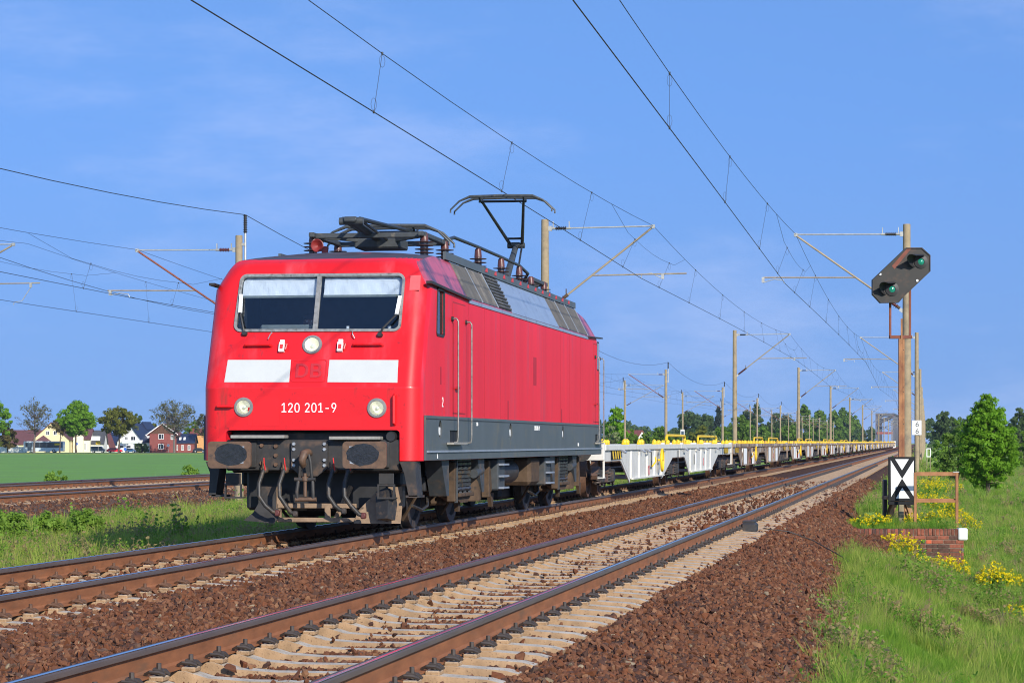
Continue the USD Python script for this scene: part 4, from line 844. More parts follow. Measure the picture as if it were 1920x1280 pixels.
# -- right side and left side: skirt panels with oval step holes
sk = sbox(.20, .964, LEN - .20, 1.553); ov = [affinity.scale(Point(v, 1.372).buffer(1, 12), .115, .125) for v in (1.175, 6.93, 12.66, 17.72)]
rc = [sbox(1.87, 1.20, 2.50, 1.365), sbox(17.10, 1.20, 17.55, 1.36)]
pan = sk.difference(unary_union(ov + rc))
for sg in (1, -1):
    S = (lambda s: (lambda a, b, d: (s * (HW + d) + 0 * a, a, b)))(sg)
    SK = obj('side_skirt', MB().poly(pan, S, .003, .028), 'skirt_grey', LOCO, False)
    obj('skirt_ledge', MB().poly(sbox(.26, 1.066, LEN - .25, 1.092), S, .028, .052), 'skirt_light', SK, False); obj('skirt_rim', MB().poly(sbox(.21, 1.505, LEN - .21, 1.516), S, .028, .034), 'black_steel', SK, False)
    each('step_hole', [MB().poly(o.buffer(.01), S, .0005, .005) for o in ov], 'oval_dark', SK, False)
    each('step_rung', [MB().tube([np.array(S(np.array(v - .03), np.array(1.30), .01)), np.array(S(np.array(v - .03), np.array(1.40), .012)), np.array(S(np.array(v + .03), np.array(1.40), .012)), np.array(S(np.array(v + .03), np.array(1.30), .01))], .014, 6) for v in (1.175, 6.93, 12.66, 17.72)], 'bare_metal', SK, 40)
    each('door_recess', [MB().poly(r.buffer(.004), S, .0008, .004) for r in rc], 'oval_dark', SK, False)
    for v in (1.93, 17.33):
        obj('door_step', MB().cbox(sg * (HW + .03) - .0, sg * (HW + .03) + sg * .10, v - .30, v + .72 if v < 5 else v + .3, 1.168, 1.20, .004) if sg > 0 else MB().cbox(-HW - .13, -HW - .03, v - .3, v + .7, 1.168, 1.20, .004), 'step_light', LOCO, 30)
    # doors, windows, rails
    for v0, v1 in ((2.22, 3.16), (LEN - 1.25, LEN - .38)):
        dr = sbox(v0, 1.60, v1, 3.14); obj('cab_door', MB().poly(dr.buffer(-.012), S, .001, .006), 'red_side', LOCO, False); obj('door_seal', MB().poly(dr.buffer(.006).difference(dr.buffer(-.012)), S, .0005, .003), 'red_seam', LOCO, False)
        obj('door_handle', MB().cyl(np.array(S(np.array(v0 + .12), np.array(1.95), .0)), np.array(S(np.array(v0 + .12), np.array(1.95), .05)), .02, n=8).bar(np.array(S(np.array(v0 + .10), np.array(1.95), .05)), np.array(S(np.array(v0 + .24), np.array(1.955), .05)), .02, .03), 'red_seam', LOCO, 30)
    W = SWIN if True else None
    f = obj('side_window_frame', MB().poly(SWIN.buffer(.012).difference(SWIN.buffer(-.022)), S, -.02, .010), 'black_steel', LOCO, False)
    obj('side_pane', MB().poly(SWIN.buffer(-.018), S, -.030, -.024), 'cab_glass', f, False); obj('window_post', MB().poly(sbox(1.28, 2.64, 1.60, 3.26), S, -.045, -.034), 'curtain', f, False)
    rw = sbox(LEN - .72, 2.62, LEN - .42, 3.2).buffer(-.04).buffer(.04); rf = obj('side_window_frame', MB().poly(rw, S, .001, .008), 'black_steel', LOCO, False); obj('side_pane', MB().poly(rw.buffer(-.03), S, .008, .011), 'panel_grey', rf, False)
    for v, zt, zb in ((2.124, 2.90, 1.20), (3.16, 2.90, 1.19), (LEN - 1.07, 2.88, 1.22), (LEN - .36, 2.87, 1.22)):
        p = lambda d, z: np.array(S(np.array(v), np.array(z), d)); obj('handrail', MB().tube([p(0, zt), p(.07, zt + .005), p(.095, zt - .03), p(.095, zt - .4), p(.095, 2.0), p(.095, zb + .08), p(.085, zb + .01), p(.04, zb)], .012, 7), 'frame_alu', LOCO, 50)
        obj('handrail_bracket', MB().cyl(p(0, zt), p(.03, zt), .035, n=8), 'black_steel', LOCO, 40)
    each('wall_seam', [MB().poly(sbox(v - .0035, 1.56, v + .0035, 3.2), S, .0005, .002) for v in (4.76, 6.14, 12.53, 13.73, 15.15, 3.40)], 'red_seam', LOCO, False)
    each('dark_patch', [MB().poly(sbox(v, z0, v + w, z1), S, .0005, .0015) for v, w, z0, z1 in ((9.4, .35, 2.15, 2.62), (6.8, .12, 1.56, 1.85), (12.6, .14, 1.56, 1.80), (1.30, .10, 1.98, 2.22))], 'red_dark', LOCO, False)
    # sloped roof side: gutter, grilles, lattice, plain panels
    T = (lambda s: (lambda a, b, d: (s * (HW - .519 * b * .6 / .6 + d * .888) + 0 * a, a, 3.24 + b + d * .46)))(sg)      # b: height up the slope 0..0.54
    gut = Polygon([(.50, 3.290), (3.42, 3.222), (3.42, 3.252), (.50, 3.325)]); obj('gutter', MB().poly(gut, S, -.03, .045), 'gutter_black', LOCO, False); gut2 = Polygon([(LEN - .1, 3.30), (LEN - 2.1, 3.25), (LEN - 2.1, 3.225), (LEN - .1, 3.275)]); obj('gutter', MB().poly(gut2, S, -.03, .045), 'gutter_black', LOCO, False)
    obj('sill_strip', MB().poly(sbox(3.40, 3.19, 16.2, 3.235), S, .0, .012), 'panel_grey', LOCO, False)
    for a, b in ((3.44, 4.57), (4.60, 5.94), (12.38, 13.55), (13.58, 14.83), (14.86, 16.18)):
        g = obj('grille', MB().poly(sbox(a, .02, b, .53), T, .001, .012), 'grille_grey', LOCO, False); m = MB()
        for q in np.arange(a + .05, b - .03, .055): m.poly(sbox(q, .04, q + .018, .51), T, .012, .019)
        obj('grille_ribs', m, 'grille_grey', g, False, kind='stuff'); obj('grille_edge', MB().poly(sbox(b - .025, .01, b, .54), T, .012, .026), 'skirt_light', g, False)
    g = obj('lattice', MB().poly(sbox(5.97, .02, 7.24, .53), T, .001, .010), 'oval_dark', LOCO, False); m = MB()
    for i in range(10):
        for j in range(9): x_ = 5.99 + i * .125 + (.06 if j % 2 else 0); z_ = .03 + j * .055; m.poly(Polygon([(x_, z_ + .018), (x_ + .055, z_), (x_ + .11, z_ + .018), (x_ + .055, z_ + .036)]), T, .010, .030)
    obj('lattice_web', m, 'grille_grey', g, False, kind='stuff')
    for a, b in ((7.27, 8.95), (8.96, 10.7), (10.71, 12.35)): obj('roof_side_panel', MB().poly(sbox(a, .0, b, .545), T, .001, .010), 'panel_grey', LOCO, False)
    obj('eaves_strip', MB().poly(sbox(3.40, .545, 16.2, .575), T, .0, .03), 'skirt_light', LOCO, False)
    obj('roof_kerb', MB().box(sg * 1.20 - .02, sg * 1.20 + .02, 3.0, 16.3, 3.79, 3.90), 'skirt_grey', LOCO, False)
    each('warning_triangle', [MB().poly(Polygon([(v, 3.83), (v + .22, 3.83), (v + .18, 3.895), (v + .10, 3.885)]), (lambda s: (lambda a, b, d: (s * (1.22 + d) + 0 * a, a, b)))(sg), .001, .006) for v in np.arange(6.2, 16.0, .82)], 'chevron_red', LOCO, False)
def side_text(name, txt, h, v, z, m='plate_white', d=.004, off=.001):
    t = meshkit.text_mesh(txt, h, 1.0); w = t.vertices; obj(name, (np.stack([HW + off + d * w[:, 2], v + w[:, 0], z + w[:, 1]], -1), t.faces), m, LOCO, False)
side_text('cab_number', '2', .13, 1.42, 1.68); side_text('side_number', '120 201-9', .075, 9.35, 1.40, off=.028); side_text('side_lettering', '84 t', .06, 14.6, 1.13, off=.028); side_text('side_lettering', '120', .05, 3.9, 1.44, off=.028); side_text('side_lettering', 'h', .07, .95, .985, off=.028)
# -- bogies
def helix(x, y, z0, z1, r, w, turns):
    t = np.linspace(0, turns * 2 * PI, turns * 8 + 1); return MB().tube(np.stack([x + r * np.cos(t), y + r * np.sin(t), np.linspace(z0, z1, len(t))], 1), w, 5)
WHEEL = [(.10, -.07), (.20, -.09), (.24, -.03), (.50, -.02), (.53, -.065), (.625, -.065), (.632, .06), (.66, .065), (.66, .085), (.52, .085), (.49, .01), (.24, .02), (.20, .06), (.10, .07)]
def bogie(vc):
    b = MB()
    for s in (-1, 1): b.cbox(s * 1.04 - .09, s * 1.04 + .09, vc - 2.15, vc + 2.15, .52, .74, .02)
    for v in (-2.05, 0, 2.05): b.cbox(-.95, .95, vc + v - .12, vc + v + .12, .48, .72, .02)
    B = obj('bogie', b, 'black_steel', LOCO, 30)
    for v in (-1.4, 1.4):
        ax = MB().cyl((-1.1, vc + v, .625), (1.1, vc + v, .625), .09, n=12)
        obj('axle', ax, 'dark_steel', B, 40)
        for s in (-1, 1):
            obj('wheel', MB().lathe([(r, h * 1.0) for r, h in WHEEL], (s * .755, vc + v, .625), (-s, 0, 0), 28), 'dark_steel', B, 35)
            obj('axle_box', MB().cbox(s * 1.12 - .12, s * 1.12 + .12, vc + v - .22, vc + v + .22, .44, .80, .05), 'bogie_dust', B, 30)
            obj('axle_box_lid', MB().lathe([(0, .05), (.13, .05), (.15, 0)], (s * 1.24, vc + v, .62), (s, 0, 0), 14), 'bogie_grey', B, 40)
            obj('brake_unit', MB().cbox(s * .98 - .14, s * .98 + .14, vc + v + .66, vc + v + .95, .30, .62, .03), 'bogie_dust', B, 30)
            obj('sand_pipe', MB().tube([(s * 1.05, vc + v - .95, .75), (s * 1.02, vc + v - .86, .45), (s * .80, vc + v - .70, .13)], .022, 6), 'bogie_dust', B, 40)
            obj('sand_hopper', MB().poly(Polygon([(vc + v - .98, .955), (vc + v - .42, .955), (vc + v - .42, .46), (vc + v - .60, .46)]), (lambda q: (lambda a, b_, d: (q * (1.16 + d) + 0 * a, a, b_)))(s), 0, .24), 'bogie_grey', B, False)
            obj('hanger_plate', MB().cbox(s * 1.28 - .06, s * 1.28 + .06, vc + v + .34, vc + v + .44, .36, .92, .01), 'bogie_dust', B, 30); obj('guide_strut', MB().bar((s * 1.25, vc + v + .62, .90), (s * 1.25, vc + v + .78, .45), .10, .13), 'bogie_dust', B, False)
            obj('lower_link', MB().poly(Polygon([(vc + v + .9, .42), (vc + v + 1.25, .42), (vc + v + 1.14, .20), (vc + v + 1.06, .20)]), (lambda q: (lambda a, b_, d: (q * (1.20 + d) + 0 * a, a, b_)))(s), 0, .06), 'bogie_dust', B, False)
    for s in (-1, 1):
        for k in (-.36, 0, .36): obj('coil_spring', helix(s * 1.22, vc - .30 + k, .475, .955, .125, .030, 8), 'spring_steel', B, 60)
        obj('spring_seat', MB().cbox(s * 1.22 - .16, s * 1.22 + .16, vc - .86, vc + .26, .42, .475, .01).poly(Polygon([(vc - 1.0, .42), (vc + .28, .42), (vc + .05, .33), (vc - .5, .33)]), (lambda q: (lambda a, b_, d: (q * (1.12 + d) + 0 * a, a, b_)))(s), 0, .2), 'bogie_dust', B, 30)
        dm = obj('damper', MB().cyl((s * 1.36, vc + .30, .74), (s * 1.36, vc + .86, .78), .068, n=12), 'bogie_grey', B, 40); obj('damper_rod', MB().cyl((s * 1.36, vc + .84, .775), (s * 1.36, vc + 1.10, .79), .035, n=8), 'bogie_dust', dm, 40)
        obj('brake_cylinder', MB().lathe([(0, .33), (.25, .33), (.26, .36), (.26, .68), (.22, .72), (0, .72)], (s * 1.12, vc + .78, 0), n=16), 'bogie_dust', B, 40)
        obj('hanger_plate', MB().cbox(s * 1.33 - .02, s * 1.33 + .03, vc - .98, vc - .93, .34, .95, .005), 'bogie_grey', B, 30)
        obj('brake_hose', MB().tube([(s * 1.1, vc - 2.9, .35), (s * 1.15, vc - 2.5, .28), (s * 1.15, vc - 2.1, .33), (s * 1.1, vc - 1.9, .45)], .022, 6), 'rubber', B, 40)
bogie(3.98 + .15); bogie(LEN - 4.13)
for s in (1, -1):
    for v, L in ((6.35, .62), (11.2, .62)):
        g = obj('ladder_box', MB().cbox(s * 1.22 - .18, s * 1.22 + .18, v, v + L, .46, .95, .02), 'bogie_grey', LOCO, 30)
        for z in (.48, .66, .84): obj('ladder_step', MB().cbox(s * 1.44 - .05, s * 1.44 + .04, v + .05, v + L - .05, z, z + .03, .004), 'skirt_light', g, 30)
    obj('equipment_box', MB().cbox(s * 1.14 - .26, s * 1.14 + .24, 9.7, 10.7, .48, .95, .06), 'bogie_dust', LOCO, 30); obj('air_tank', MB().cyl((s * 1.05, 7.2, .72), (s * 1.05, 9.3, .72), .20, n=16), 'dark_steel', LOCO, 40)
# -- roof: insulators, horn, bus bars, pantographs
def roof_insulator(x, v, z0=3.84, z1=4.22, par=None):
    m = MB(); sheds(m, (x, v, z0), (x, v, z0 + (z1 - z0) * .68), .140, 5, .06, 16); i_ = obj('roof_insulator', m, 'insulator', LOCO, 40)
    obj('insulator_cap', MB().lathe([(.05, z0 + (z1 - z0) * .66), (.062, z0 + (z1 - z0) * .68), (.05, z1 - .02), (.03, z1), (0, z1)], (x, v, 0), n=14), 'insulator_cap', i_, 40); return i_
for x in (-.82, .82):
    for v in (3.45, 5.0, LEN - 3.45, LEN - 5.0): roof_insulator(x, v)
for v, h in ((7.6, .40), (9.8, .40), (11.7, .40)): roof_insulator(.86, v, 3.86, 3.90 + h)
for v in (8.1, 10.4): obj('roof_switch', MB().cbox(.45, .72, v, v + 1.1, 3.92, 4.12, .04), 'panto_grey', LOCO, 30)
obj('bus_bar', MB().tube([(.82, 5.0, 4.22), (.85, 5.6, 4.31), (.86, 7.6, 4.32), (.86, 9.8, 4.32), (.86, 11.7, 4.31), (.84, 12.8, 4.24), (.70, 13.2, 4.14)], .028, 8), 'panto_black', LOCO, 50)
hn = obj('horn', MB().lathe([(.02, -.34), (.03, -.12), (.05, -.03), (.095, .0), (.085, .005), (.05, -.03), (0, -.06)], (-.66, 3.05, 4.01), (0, -1, 0), 18), 'horn_red', LOCO, 40); obj('horn_foot', MB().cbox(-.60, -.52, 3.06, 3.16, 3.80, 4.00, .01), 'horn_red', hn, 30)
def pantograph(vc, dr, up):
    """vc: centre of the base; dr: direction of the knee along y; up: raised"""
    name = 'raised_pantograph' if up else 'lowered_pantograph'
    b = MB()
    for x in (-.80, .80): b.cbox(x - .04, x + .04, vc - .95, vc + .95, 4.15, 4.22, .01)
    for v in (-.78, .78): b.cbox(-.86, .86, vc + v - .04, vc + v + .04, 4.14, 4.215, .01)
    b.cbox(-.34, .34, vc - .22, vc + .40, 4.04, 4.19, .02).bar((-.80, vc - .7, 4.18), (-.2, vc - .1, 4.16), .06, .06).bar((.80, vc - .7, 4.18), (.2, vc - .1, 4.16), .06, .06)
    B = obj(name, b, 'panto_grey', LOCO, 30)
    pv = vc + dr * .95 if up else vc - dr * .35
    if up: kn, hd = np.array((0, vc + dr * 2.35, 5.05)), np.array((0, vc + dr * .78, 5.77))
    else: kn, hd = np.array((0, vc + dr * 1.85, 4.29)), np.array((0, vc - dr * .55, 4.33))
    obj('lower_arm', MB().tube([(0, pv, 4.18), kn], [.075, .055], 12), 'panto_grey', B, 40)
    obj('control_rod', MB().tube([(.16, pv + dr * .3, 4.14), kn + (.12, 0, .02)], .020, 6), 'panto_black', B, 40)
    obj('knee_joint', MB().cyl(kn + (-.17, 0, 0), kn + (.17, 0, 0), .055, n=10).cbox(-.10, .09, kn[1] - .09, kn[1] + .09, kn[2] - .02, kn[2] + .06, .03), 'panto_grey', B, 40)
    for s in (-1, 1): obj('upper_arm', MB().tube([kn + (s * .12, 0, .03), hd + (s * .40, 0, 0)], [.034, .026], 8), 'panto_black', B, 40)
    obj('upper_arm_brace', MB().cyl(hd + (-.46, 0, 0), hd + (.46, 0, 0), .024, n=8), 'panto_black', B, 40)
    if up: obj('upper_arm_brace', MB().cyl(kn * .86 + hd * .14 + (-.17, 0, .02), kn * .86 + hd * .14 + (.17, 0, .02), .022, n=8), 'panto_black', B, 40)
    for dv in (-.20, .20):
        zc = hd[2] + .075
        p = [(-.97, 0, -.30), (-.97, 0, -.24), (-.80, 0, -.08), (-.60, 0, .0), (0, 0, .012), (.60, 0, 0), (.80, 0, -.08), (.97, 0, -.24), (.97, 0, -.30)]
        st = obj('collector_strip', MB().tube([(x, hd[1] + dv, zc + z) for x, _, z in p], [.016, .016, .018, .028, .028, .028, .018, .016, .016], 8), 'panto_grey', B, 40)
        for s in (-1, 1): obj('strip_mount', MB().tube([(s * .42, hd[1] + dv, zc), (s * .42, hd[1] + dv * .3, zc - .09)], .018, 6), 'panto_black', st, 40)
    return B
pantograph(4.22, -1, False); pantograph(LEN - 4.0, 1, True)
# ---------------------------------------------------------------- the driver: one continuous body, seated at the desk
def body_from(bones, ref=.014, it=12):
    parts = []
    for (a, ra), (b, rb) in bones:
        pts = np.vstack([trimesh.creation.icosphere(1, ra).vertices + a, trimesh.creation.icosphere(1, rb).vertices + b]); parts.append(m3.Manifold.hull_points(pts.astype(np.float32)))
    M = m3.Manifold.batch_boolean(parts, m3.OpType.Add).refine_to_length(ref); mm = M.to_mesh()
    t = trimesh.Trimesh(mm.vert_properties[:, :3], mm.tri_verts, process=True); trimesh.smoothing.filter_taubin(t, iterations=it); return t
D = thing('person', 'train driver in dark clothes and a cap, seated behind the left windscreen', 'person', (XB - .40, 31.85 + 1.62, 2.13))
J = lambda x, y, z: np.array((x, y, z), float)
B_ = [((J(0, .08, .10), .14), (J(0, .10, .34), .13)), ((J(0, .10, .34), .13), (J(0, .06, .46), .12)), ((J(-.15, .07, .47), .065), (J(.15, .07, .47), .065)), ((J(0, .06, .50), .055), (J(0, .04, .60), .05))]
HANDS = []
for s in (-1, 1):
    B_ += [((J(s * .17, .07, .47), .06), (J(s * .24, -.02, .24), .045)), ((J(s * .24, -.02, .24), .045), (J(s * .17, -.27, .30), .034)), ((J(s * .09, .06, .06), .085), (J(s * .12, -.36, .08), .065)), ((J(s * .12, -.36, .08), .065), (J(s * .12, -.42, -.08), .05))]
    hx = s * .165
    HB = [((J(hx, -.25, .297), .026), (J(hx - s * .01, -.35, .315), .030))]
    for k, (dx, L) in enumerate(((-.030, .070), (-.010, .082), (.010, .076), (.029, .060))):
        r0 = J(hx + dx, -.36, .315); r1 = r0 + J(0, -L * .55, -.004); HB += [((r0, .0095), (r1, .009)), ((r1, .009), (r1 + J(0, -L * .35, -.022), .008))]
    HB += [((J(hx - s * .025, -.32, .31), .012), (J(hx - s * .058, -.36, .305), .010)), ((J(hx - s * .058, -.36, .305), .010), (J(hx - s * .062, -.395, .298), .009))]
    HANDS.append(HB)
obj('body', body_from(B_, .016, 8), 'driver_cloth', D, True)
hc = J(0, .0, .71)
H_ = [((hc + (0, .03, .02), .085), (hc + (0, -.01, .015), .082)), ((hc + (0, -.02, -.04), .060), (hc + (0, -.045, -.085), .036)), ((hc + (0, -.085, .005), .013), (hc + (0, -.112, -.025), .017)), ((hc + (0, .03, -.06), .05), (hc + (0, .04, -.12), .05)), ((hc + (-.03, -.075, -.062), .010), (hc + (.03, -.075, -.062), .010))]
for s in (-1, 1): H_ += [((hc + (s * .088, .02, -.005), .020), (hc + (s * .092, .025, .022), .018)), ((hc + (s * .018, -.082, .035), .010), (hc + (s * .048, -.070, .035), .009))]
hd_ = obj('head', body_from(H_, .010, 6), 'skin', D, True)
for s in (-1, 1): obj('eye', MB().tm(trimesh.creation.icosphere(2, .011), trimesh.transformations.translation_matrix(hc + (s * .032, -.078, .016))), 'plate_white', hd_, True)
obj('cap', MB().lathe([(.094, .045), (.096, .075), (.085, .105), (.05, .122), (0, .125)], hc + (0, .015, 0), n=20).cbox(-.07, .07, hc[1] - .15, hc[1] - .06, hc[2] + .045, hc[2] + .056, .004), 'hair', D, 50)
for hb in HANDS: obj('hand', body_from(hb, .006, 4), 'skin', D, True)
# ---------------------------------------------------------------- articulated container wagons
WL = 34.6
WW = [(.09, -.07), (.16, -.08), (.18, -.03), (.36, -.02), (.38, -.065), (.425, -.065), (.43, .06), (.455, .065), (.455, .085), (.37, .085), (.35, .01), (.18, .02), (.16, .06), (.09, .07)]
def side_fn(s, x0): return lambda a, b, d: (s * (x0 + d) + 0 * a, a, b)
def wagon(label, clean):
    W, Yl, G = ('wagon_white', 'wagon_yellow', 'bare_metal') if clean else ('wagon_dirty', 'wagon_yellow_old', 'wagon_brown')
    t = thing('container_wagon', label, 'freight wagon', (XB, 51.9, 0), group='container wagons behind the locomotive')
    q = random.Random(3 if clean else 4)
    obj('spine', MB().cbox(-.35, .35, .3, 16.3, .70, 1.12, .02).cbox(-.35, .35, 16.5, WL - .3, .70, 1.12, .02), 'wagon_brown', t, 30)
    for s in (-1, 1):
        for a, b in ((.15, 16.35), (16.45, WL - .15)): obj('side_sill', MB().cbox(s * 1.27 - .05, s * 1.27 + .05, a, b, 1.03, 1.150, .008), W, t, 30)
        for a, b in ((.25, 3.3), (14.3, 16.3), (16.5, 18.2), (29.1, WL - .25)): obj('side_web', MB().poly(sbox(a, .80, b, 1.03), side_fn(s, 1.27), -.03, -.004), W, t, False)
        for a, b, c, d in ((3.2, 4.9, 11.8, 14.5), (18.0, 19.4, 26.4, 29.2)):
            h = obj('hull_side', MB().poly(Polygon([(a - 1.2, 1.03), (a, .86), (b, .355), (c, .355), (d, .86), (d + .8, 1.03)]), side_fn(s, 1.27), -.03, .0), W, t, False)
            n = 4
            for k in range(n + 1):
                v = b + .12 + (c - b - .24) * k / n; obj('hull_rib', MB().poly(Polygon([(v - .16, .38), (v + .16, .38), (v + .16, .80), (v + .05, 1.0), (v - .05, 1.0), (v - .16, .80)]), side_fn(s, 1.27), -.005, .035), W, h, False)
            obj('hull_flange', MB().poly(Polygon([(b, .355), (c, .355), (c, .385), (b, .385)]), side_fn(s, 1.27), -.02, .075), W, h, False)
            obj('hull_floor', MB().box(min(0, s * 1.25), max(0, s * 1.25), b, c, .36, .38), 'wagon_brown', h, False)
            for sk_, (p, r) in enumerate((((a, .86), (b, .355)), ((c, .355), (d, .86)))):
                p3, r3 = np.array((s * 1.25, *p)), np.array((s * 1.25, *r)); obj('hull_flange', MB().bar(p3, r3, .16, .03, (1, 0, 0)), W, h, False)
        for v0 in (1.35, WL - 3.1):
            pl = obj('warning_panel', MB().poly(Polygon([(v0, .83), (v0 + 1.7, .83), (v0 + 1.75, 1.02), (v0, 1.02)]), side_fn(s, 1.27), .0, .02), 'sign_black', t, False)
            for k in range(4): obj('warning_stripe', MB().poly(Polygon([(v0 + .08 + k * .42, 1.01), (v0 + .28 + k * .42, 1.01), (v0 + .42 + k * .42 - .0, .84), (v0 + .22 + k * .42, .84)]), side_fn(s, 1.27), .02, .024), Yl, pl, False)
        vs = [.35, .8, 4.6, 5.1, 7.6, 8.1, 10.9, 14.2, 15.9, 17.0, 19.6, 20.1, 23.9, 24.4, 28.6, 29.1, 32.4, 33.8, 34.2]
        if not clean: vs = sorted(vs + [2.4, 6.4, 9.6, 12.4, 18.2, 21.8, 26.0, 30.6])
        for v in vs: obj('container_spigot', MB().cbox(s * 1.17 - .05, s * 1.17 + .05, v - .10, v + .10, 1.12, 1.205, .015).lathe([(.06, 0), (.055, .04), (.02, .075), (0, .08)], (s * 1.17, v, 1.20), n=8), Yl, t, 30)
        for v in (3.0, 6.8, 8.0, 11.3, 17.6, 21.2, 24.0, 28.2): obj('lashing_ring', MB().tube([(s * 1.30, v - .22, 1.04), (s * 1.38, v - .18, .98), (s * 1.38, v + .18, .98), (s * 1.30, v + .22, 1.04)], .022, 5), G, t, 40)
        x = s * 1.34; th = np.linspace(0, 2 * PI, 19)
        hw = obj('handwheel', MB().tube(np.stack([np.full(19, x + s * .05), 10.75 + .27 * np.cos(th), .76 + .27 * np.sin(th)], 1), .030, 6), Yl, t, 40); obj('handwheel_spoke', MB().cyl((x + s * .05, 10.49, .76), (x + s * .05, 11.01, .76), .02, n=6).cyl((x + s * .05, 10.75, .5), (x + s * .05, 10.75, 1.02), .02, n=6).cyl((x - s * .06, 10.75, .76), (x + s * .06, 10.75, .76), .03, n=6), Yl, hw, 40)
        obj('release_lever', MB().tube([(x, 8.9, .62), (x + s * .05, 9.05, .70), (x + s * .05, 9.25, .74), (x + s * .03, 9.3, .84)], .022, 5), Yl, t, 40)
        for v, z in ((8.35, .53), (23.3, .62)):
            r_ = Point(v, z).buffer(.12, 12); obj('lifting_mark', MB().poly(r_.difference(r_.buffer(-.035)), side_fn(s, 1.27), .052, .056), 'wagon_red', t, False)
        for v, w_, z0, z1 in ([(20.6, .30, .60, .90)] if clean else [(5.1, 1.5, .40, .98), (9.4, 1.2, .38, .82), (19.7, 1.4, .40, 1.0), (24.6, 1.4, .40, .95)]): obj('data_plate', MB().poly(sbox(v, z0, v + w_, z1), side_fn(s, 1.27), .052, .06), 'plate_white', t, False)
        for v in (12.5, 19.2) if clean else (12.5,): obj('dark_slot', MB().poly(sbox(v - 3.3, .55, v - 3.12, .98), side_fn(s, 1.27), .001, .006), 'black_steel', t, False)
    for v in np.arange(2.2, WL - 1, 2.0): obj('cross_member', MB().cbox(-1.22, 1.22, v - .12, v + .12, 1.04, 1.135, .01), W, t, 30)
    for v0, v1 in ((16.0, 21.2), (25.5, 32.3)): obj('yellow_hoop', MB().tube([(.95, v0, 1.12), (.95, v0, 1.33), (.95, v0 + .12, 1.39), (.95, v1 - .12, 1.39), (.95, v1, 1.33), (.95, v1, 1.12)], .040, 7), Yl, t, 40)
    for v, d in ((.08, -1), (WL - .08, 1)):
        obj('headstock', MB().cbox(-1.30, 1.30, v - .08, v + .08, .82, 1.19, .015), W, t, 30)
        for s in (-1, 1): obj('buffer', MB().lathe([(0, 0), (.11, 0), (.11, .3), (.09, .32), (.09, .42), (.22, .43), (.22, .46), (0, .47)], (s * .875, v + d * .06, 1.02), (0, d, 0), 14), 'dark_steel', t, 40)
        obj('corner_step', MB().box(1.16, 1.30, v - .1, v + .1, .45, .47).bar((1.28, v, .46), (1.28, v, .85), .04, .03), W, t, False)
    for v in (1.95, 16.4, WL - 2.0):
        b = MB()
        for s in (-1, 1): b.poly(Polygon([(v - 1.35, .50), (v - .95, .68), (v - .5, .48), (v + .5, .48), (v + .95, .68), (v + 1.35, .50), (v + 1.3, .42), (v + .5, .34), (v - .5, .34), (v - 1.3, .42)]), side_fn(s, 1.0), -.08, .06)
        b.cbox(-.95, .95, v - .18, v + .18, .38, .68, .03)
        B = obj('wagon_bogie', b, 'wagon_brown', t, 30)
        for dv in (-.9, .9):
            obj('axle', MB().cyl((-1.05, v + dv, .46), (1.05, v + dv, .46), .07, n=10), 'dark_steel', B, 40)
            for s in (-1, 1):
                obj('wheel', MB().lathe(WW, (s * .755, v + dv, .46), (-s, 0, 0), 20), 'clip_rust', B, 35); obj('axle_box', MB().cbox(s * 1.05 - .09, s * 1.05 + .11, v + dv - .15, v + dv + .15, .33, .62, .03), 'dark_steel', B, 30)
                for e in (-.27, .27): obj('bogie_spring', helix(s * 1.04, v + dv + e, .30, .55, .075, .022, 4), 'dark_steel', B, 60)
        obj('brake_gear', MB().cbox(-.7, .7, v - .5, v + .5, .70, .95, .04), W if clean else 'wagon_brown', B, 30)
    for s in (-1, 1): obj('brake_pipe', MB().tube([(s * .6, .4, .62), (s * .6, 3.5, .60), (s * .6, WL - 4, .60), (s * .6, WL - .4, .62)], .03, 6), 'dark_steel', t, 40)
    return t
wagon('clean white container wagon coupled directly behind the red locomotive, yellow spigots on its deck', True)
dw = wagon('second wagon behind the locomotive, rusty and stained with white plates and yellow hoops', False)
dw_op = UsdGeom.Xformable(dw).GetOrderedXformOps()[0]; dw_op.Set(Gf.Vec3d(XB, 51.9 + 35.0, 0))
for k in range(2, 14): dup(dw, 'container_wagon', f'{ORD[k] if k < 13 else "fourteenth"} wagon behind the locomotive, stained brown with yellow fittings', (XB, 51.9 + 35.0 * k, 0))
# ---------------------------------------------------------------- village across the field, vehicles, far bridge
VY = 690.0; VS = VY / 4700; ZV = -1.60
def far(px, Y=VY):
    X = (px - 960) * Y / 4700; c, s = math.cos(HEAD), math.sin(HEAD); return X * c - Y * s, X * s + Y * c
structure('village_road', MB().box(-160, 60, 655, 673, -1.7, -1.585).move(trimesh.transformations.concatenate_matrices(trimesh.transformations.rotation_matrix(HEAD, (0, 0, 1)))), 'asphalt')
def window(par, x, z, w, h, y, mat_f='frame_white', wall_out=-1):
    f = obj('window', MB().box(x - w / 2, x + w / 2, y + .02, y + wall_out * .06, z - h / 2, z - h / 2 + .12).box(x - w / 2, x + w / 2, y + .02, y + wall_out * .06, z + h / 2 - .12, z + h / 2).box(x - w / 2, x - w / 2 + .12, y + .02, y + wall_out * .06, z - h / 2 + .12, z + h / 2 - .12).box(x + w / 2 - .12, x + w / 2, y + .02, y + wall_out * .06, z - h / 2 + .12, z + h / 2 - .12).box(x - .05, x + .05, y + .02, y + wall_out * .05, z - h / 2 + .12, z + h / 2 - .12), mat_f, par, False)
    obj('pane', MB().box(x - w / 2 + .1, x + w / 2 - .1, y + .01, y + wall_out * .02, z - h / 2 + .1, z + h / 2 - .1), 'car_dark', f, False)
